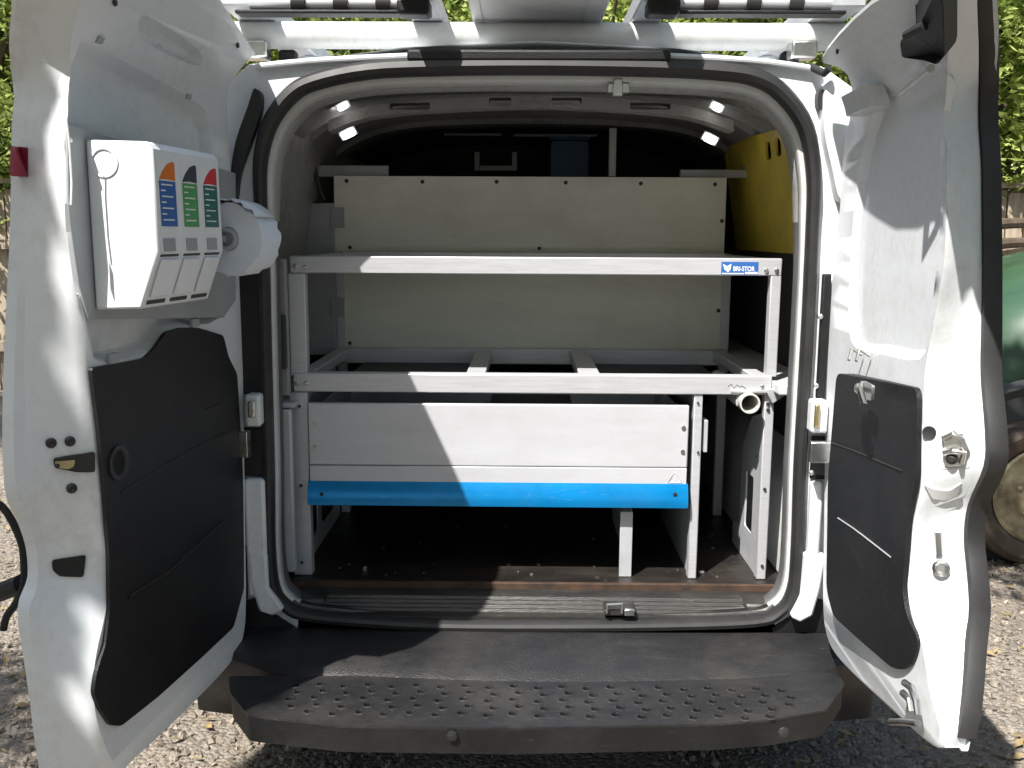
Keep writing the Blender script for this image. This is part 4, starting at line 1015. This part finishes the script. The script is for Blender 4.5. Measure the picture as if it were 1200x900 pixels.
# find protrusion from the visible crease, and the far end of the front face
def wfor(px, py, u):
    """protrusion from the door at distance u for a pixel"""
    r = ray(px, py); O3 = Vector((DL.O.x, DL.O.y, 0)); t = (u - (CP - O3).dot(d3)) / r.dot(d3); p = CP + r * t
    return (p - O3).dot(dn), p.z
w1_, z1_ = wfor(178, 174, un_); w2_, z2_ = wfor(186, 295, un_); w3_, z3_ = wfor(166, 362, un_)
def ufor(px, py, w):
    return DL.uz(px, py, w).x
uf = ufor(257, 208, w1_)
print('DISP', un_, uf, w1_, w2_, w3_, zt, zb, z1_, z2_, z3_)
prof = [(.006, zt), (w1_ * .93, (zt + z1_) / 2 + .004), (w1_, z1_), (w2_, z2_), (w3_, z3_), (.006, zb)]
bm = bmesh.new()
A = [bm.verts.new(DL.map(un_, z, w_)) for w_, z in prof]; B = [bm.verts.new(DL.map(uf, z, w_)) for w_, z in prof]
for i in range(len(prof)): bm.faces.new((A[i], A[(i + 1) % len(prof)], B[(i + 1) % len(prof)], B[i]))
bm.faces.new(A[::-1]); bm.faces.new(B)
bm_obj('housing', bm, M['disp'], dp, bev=.004)
def fmap(u, s, h):
    """point on the front face: u along the door, s = 0..1 from crease top to crease middle, 1..2 lower slope"""
    if s <= 1: w_, z = w1_ + (w2_ - w1_) * s, z1_ + (z2_ - z1_) * s; n_ = Vector((z1_ - z2_, w2_ - w1_))
    else: w_, z = w2_ + (w3_ - w2_) * (s - 1), z2_ + (z3_ - z2_) * (s - 1); n_ = Vector((z2_ - z3_, w3_ - w2_))
    n_.normalize(); return DL.map(u, z + n_.y * h, w_ + n_.x * h)
def fplate(name, u0, u1, s0, s1, h, m, parent, bev=0, h0=0):
    bm = bmesh.new(); q = [(u0, s0), (u1, s0), (u1, s1), (u0, s1)]
    A = [bm.verts.new(fmap(u, s, h0)) for u, s in q]; B = [bm.verts.new(fmap(u, s, h)) for u, s in q]
    for i in range(4): bm.faces.new((A[i], A[(i + 1) % 4], B[(i + 1) % 4], B[i]))
    bm.faces.new(A[::-1]); bm.faces.new(B)
    return bm_obj(name, bm, m, parent, bev=bev)
W_ = un_ - uf
cols = [('st_blue', 'st_orange'), ('st_green', 'st_dark'), ('st_teal', 'st_red')]
for i in range(3):
    c0 = un_ - W_ * (.04 + i * .325); c1 = c0 - W_ * .25
    lb = fplate('label', c0, c1, .07, .82, .0012, M['st_white'], dp)
    cw = c0 - c1
    fplate('label_field', c0 - cw * .05, c1 + cw * .05, .30, .75, .0018, M[cols[i][0]], lb, h0=.0012)
    bm = bmesh.new()
    L = [(c0 - cw * .06, .29), (c0 - cw * .25, .21), (c0 - cw * .55, .13), (c0 - cw * .85, .10), (c1 + cw * .05, .11), (c1 + cw * .05, .29), (c0 - cw * .5, .28)]
    A = [bm.verts.new(fmap(u, s, .0012)) for u, s in L]; B = [bm.verts.new(fmap(u, s, .0018)) for u, s in L]
    for k in range(len(L)): bm.faces.new((A[k], A[(k + 1) % len(L)], B[(k + 1) % len(L)], B[k]))
    bm.faces.new(B); bm_obj('label_arc', bm, M[cols[i][1]], lb)
    bm = bmesh.new()
    for k in range(7):
        s0 = .33 + k * .058; u0 = c0 - cw * (.12 if k % 2 else .15); u1 = u0 - cw * (.25 if k % 2 else .62)
        q = [(u0, s0), (u1, s0), (u1, s0 + .014), (u0, s0 + .014)]; B = [bm.verts.new(fmap(u, s, .0021)) for u, s in q]; bm.faces.new(B)
    bm_obj('label_print', bm, M['st_white'], lb)
    fplate('window', c0 - W_ * .03, c1 + W_ * .06, .87, 1.0, .002, M['greyplas'], dp, .001)
    fplate('slot', c0, c1, 1.05, 1.09, .001, M['rubber'], dp)
    fplate('outlet_cup', c0 - .002, c1 + .002, 1.12, 1.80, .006, M['disp'], dp, .004)
    fplate('slot', c0, c1, 1.86, 1.93, .001, M['rubber'], dp)
wl_ = wfor(122, 190, un_)
lathe('round_lid', [(.024, 0), (.024, .0015), (.020, .0015), (.020, 0)], DL.map(un_ + .0006, wl_[1], wl_[0]), d3, M['disp'], dp, 24, closed=True)
boxes('barcode_label', [(-.006, .006, -.0006, .0006, -.022, .022)], M['st_white'], dp).matrix_local = Matrix.Translation(DL.map(*DL.uz(83, 255, .012), .006)) @ Matrix.Rotation(math.atan2(d3.y, d3.x), 4, 'Z')
tube('earth_wire', [DL.map(*DL.uz(x, y, .01), .01) for x, y in [(78, 140), (81, 165), (84, 215), (83, 240)]], .0015, M['st_white'], dp, 6)
for px, py in ((82, 164), (92, 345)): lathe('screw', [(.004, 0), (.004, .003), (.001, .003)], DL.map(*DL.uz(px, py, .006), .005), dn, M['chrome'], dp, 8)
# paper roll
pr = thing('paper_roll', 'pale blue paper wiping roll beside the dispenser on the left rear door', 'paper roll')
ru_ = uf - .05
wc, zc_ = wfor(268, 280, ru_)
c = DL.map(ru_, zc_, wc)
bm = bmesh.new(); rs = random.Random(5); rings = []
for j, (rr, h) in enumerate(((.022, .002), (.045, .0), (.066, .004), (.070, -.008), (.069, -.085), (.022, -.087))):
    rings.append([c + d3 * h + (dn * math.cos(t) + Vector((0, 0, 1)) * math.sin(t)) * (rr + (rs.uniform(-.003, .003) if rr > .06 else 0)) for t in [2 * math.pi * k / 40 for k in range(40)]])
rings.append(rings[0]); loft_bm(bm, rings); bmesh.ops.remove_doubles(bm, verts=bm.verts, dist=.0001)
bm_obj('paper', bm, M['paper'], pr)
bm = bmesh.new(); L = []
for k in range(9):
    t = 1.9 - k * .16; L.append([c + d3 * (.012 + rs.uniform(-.006, .008)) + (dn * math.cos(t) + Vector((0, 0, 1)) * math.sin(t)) * (.072 + .005 * (k % 2)), c + d3 * -.08 + (dn * math.cos(t) + Vector((0, 0, 1)) * math.sin(t)) * .073])
loft_bm(bm, [[r[0] for r in L], [r[1] for r in L]], closed=False)
bm_obj('loose_sheet', bm, M['paper'], pr).modifiers.new('s', 'SOLIDIFY').thickness = .001
lathe('core_holder', [(.021, 0), (.021, .006), (.014, .008), (.014, -.01), (.003, -.01)], c + d3 * .002, d3, M['greyplas'], pr, 20)
tube('holder_arm', [DL.map(ru_ + .03, zc_, 0), DL.map(ru_ + .03, zc_, wc * .5), DL.map(ru_ + .012, zc_, wc)], .006, M['greyplas'], pr)

# ------------------------------------------------------------------ roof rack
rk = thing('ladder_rack', 'white roof rack tube with two dark ladder rollers and lengthwise bars', 'roof rack')
tb = at(640, 43, .22); ta = at(288, 41, .22); tc_ = at(1000, 44, .22)
bm = bmesh.new(); r0 = .031
A = [(r0 * math.cos(t) * 1.0, r0 * math.sin(t)) for t in [k * math.pi / 8 for k in range(16)]]
tube_bm(bm, [(ta.x - .03, .22, ta.z), (tc_.x + .03, .22, tc_.z)], r0, 20)
bm_obj('rear_tube', bm, M['jamb'], rk)  # greyer paint than the cross tubes: partial shade put into the colour
for px0, px1, ys_ in ((484, 520, -.12), (738, 773, -.12), (283, 325, .06), (942, 985, .06)):
    a = at(px0, 28, .235); b = at(px1, 28, .235)
    zb0 = tb.z + .0325
    boxes('long_bar', [(a.x, b.x, ys_, 1.9, zb0, zb0 + .045)], M['alu2'], rk, bev=.004)
for a_, b_, s in (((277, 12), (505, 9), -1), ((757, 10), (990, 12), 1)):
    Yr = .0
    p = at(a_[0], a_[1], Yr); q = at(b_[0], b_[1], Yr); z = (p.z + q.z) / 2
    ro = boxes('roller_tray', [(p.x, q.x, Yr - .015, Yr + .03, z - .012, z - .004)], M['plastic'], rk, bev=.003)
    tube('roller', [(p.x + .03, Yr + .0, z + .012), (q.x - .03, Yr + .0, z + .012)], .013, M['alu'], rk, 14)
    for xx in ((q.x - .07, q.x) if s < 0 else (p.x, p.x + .07),): boxes('roller_housing', [(xx[0], xx[1], Yr - .03, Yr + .03, z - .016, min(z + .05, tb.z + .031))], M['plastic'], rk, bev=.008)
    for k in range(3): lathe('roller_collar', [(.019, 0), (.019, .03)], (p.x + .12 + k * .09, Yr, z + .012), (1, 0, 0), M['rubber'], rk, 14)
for s, px in ((-1, 338), (1, 925)):
    p = at(px, 60, .25)
    boxes('rack_foot', [(p.x - .02, p.x + .02, .23, .27, p.z - .06, tb.z - .028)], M['plastic'], rk, bev=.006)
    lathe('foot_pad', [(.035, 0), (.03, .022), (.012, .03)], (p.x + s * -.05, .26, at(px, 70, .26).z - .02), (0, 0, 1), M['white'], rk, 16)
    q = at(298 if s < 0 else 942, 58, .16)
    boxes('end_bracket', [(q.x - .03, q.x + .03, .15, .20, q.z - .02, q.z + .02)], M['chrome'], rk, bev=.006)
for yy in (1.0, 1.9): boxes('cross_tube', [(ta.x, tc_.x, yy - .02, yy + .02, tb.z - .02, tb.z + .03)], M['white'], rk, bev=.006)
for xx in (-.6, .6):
    for yy in (1.0, 1.88): boxes('rack_foot', [(xx - .02, xx + .02, yy - .019, yy + .019, 1.78, tb.z - .021)], M['plastic'], rk, bev=.004)
cbx = thing('pipe_carrier', 'grey square pipe carrier box lying lengthwise on the middle of the roof rack', 'pipe carrier')
za = tb.z + .0345; a = atz(547, 0, za); b = atz(716, 0, za)
slab('carrier_body', rounded([(a.x, za), (b.x, za), (b.x, za + .16), (a.x, za + .16)], .01, 3), [rounded([(a.x + .004, za + .004), (b.x - .004, za + .004), (b.x - .004, za + .156), (a.x + .004, za + .156)], .008, 3)], 0, 2.1, mat('carrier_paint', (.46, .46, .45), .45, var=.1, scale=4), cbx, MY(-.04), bev=.001)
for xx in (a.x + .024, b.x - .05): boxes('seam_strip', [(xx, xx + .003, -.035, 2.0, za - .002, za - .0003)], M['greyplas'], cbx, bev=0)
slab('end_flap', rounded([(a.x + .006, za + .006), (b.x - .006, za + .006), (b.x - .006, za + .154), (a.x + .006, za + .154)], .008, 3), [], 0, .008, M['alu2'], cbx, MY(-.036), bev=.001)
lathe('flap_knob', [(.012, 0), (.012, .012), (.006, .016)], ((a.x + b.x) / 2, -.037, za + .05), (0, -1, 0), M['plastic'], cbx, 14)

# ------------------------------------------------------------------ green vintage car, right
car = thing('parked_car', 'old dark green rounded car with cream wheel, mostly cut off behind the open right door', 'car', loc=(0, 0, 0))
X0 = at(1152, 400, 2.0).x; Yc = 1.95
def car_body():
    bm = bmesh.new(); loops = []
    S = [(0, .52, .75, .35, .9), (.05, .42, .98, .22, 1.0), (.18, .36, 1.14, .10, 1.1), (.42, .34, 1.26, .03, 1.2), (.75, .34, 1.34, 0, 1.25), (1.1, .30, 1.40, 0, 1.3), (1.9, .28, 1.50, 0, 1.35), (2.6, .28, 1.30, 0, 1.3), (3.1, .30, 1.05, .03, 1.2), (3.6, .34, .95, .12, 1.05), (3.8, .42, .8, .3, .9)]
    for x, zl, zh, yi, wd in S:
        L = []
        for k in range(24):
            t = math.pi * 2 * k / 24; cx = math.cos(t); sx_ = math.sin(t)
            yy = Yc + .78 - (.78 - yi) * (abs(cx) ** .45) * (1 if cx > 0 else -1); zz = (zl + zh) / 2 + (zh - zl) / 2 * (abs(sx_) ** .62) * (1 if sx_ > 0 else -1)
            L.append(Vector((X0 + x, yy, zz)))
        loops.append(L)
    V = loft_bm(bm, loops); bm.faces.new(V[0]); bm.faces.new(V[-1][::-1])
    return bm_obj('body', bm, M['green'], car)
cb = car_body()
hub = Vector((at(1208, 572, Yc).x, Yc - .02, .32))
lathe('wheel_arch', [(.40, 0), (.43, .02), (.40, .05), (.36, .03), (.36, -.1), (.40, -.1)], hub + Vector((0, .05, .05)), (0, -1, 0), M['dark'], car, 36, closed=True)
lathe('arch_lining', [(.37, 0), (.37, .02)], hub + Vector((0, .04, .04)), (0, -1, 0), M['dark'], car, 36)
for hx in (hub.x, hub.x + 2.35):
    wl = thing_part('wheel', car)
    c = Vector((hx, Yc - .06, .31))
    lathe('tyre', [(.20, .02), (.23, .05), (.28, .06), (.305, .045), (.315, .02), (.315, -.08), (.30, -.10), (.20, -.1)], c, (0, -1, 0), M['tyre'], wl, 40, closed=True)
    bm = bmesh.new(); Mx = frame_to(c, (0, -1, 0))
    lathe_bm(bm, [(.205, .02), (.212, .04), (.20, .045), (.19, .02), (.16, .005), (.13, .012), (.10, .035), (.07, .045), (.06, .03), (.02, .03)], Mx, 32)
    bm_obj('rim', bm, M['cream'], wl)
    for k in range(5):
        t = k * 2 * math.pi / 5 + .3; lathe('wheel_nut', [(.013, 0), (.013, .014), (.006, .018)], c + Vector((.105 * math.cos(t), -.03, .105 * math.sin(t))), (0, -1, 0), M['cream'], wl, 6)
    lathe('hub_cap', [(.05, 0), (.048, .025), (.02, .04)], c + Vector((0, -.03, 0)), (0, -1, 0), M['cream'], wl, 20)
boxes('side_window', [(X0 + 1.4, X0 + 2.2, Yc - .012, Yc - .004, 1.06, 1.3)], M['glass'], car)
boxes('door_line', [(X0 + 1.3, X0 + 1.31, Yc - .006, Yc + .002, .4, 1.3)], M['dark'], car)
# logs / branches by the fence
for i, (px, py, l) in enumerate(((1178, 262, .9), (1180, 285, .8))):
    p = at(px, py, 6.05)
    tube('fallen_branch', [(p.x - l, 6.1, p.z - .12), (p.x, 6.05, p.z), (p.x + l, 6.12, p.z + .04)], [.05, .045, .035], M['bark'], n=8,
         label=['grey branch leaning against the fence, upper one beside the green car', 'grey branch leaning against the fence, just above the green car roof'][i], cat='branch', group='branches leaning on the fence')
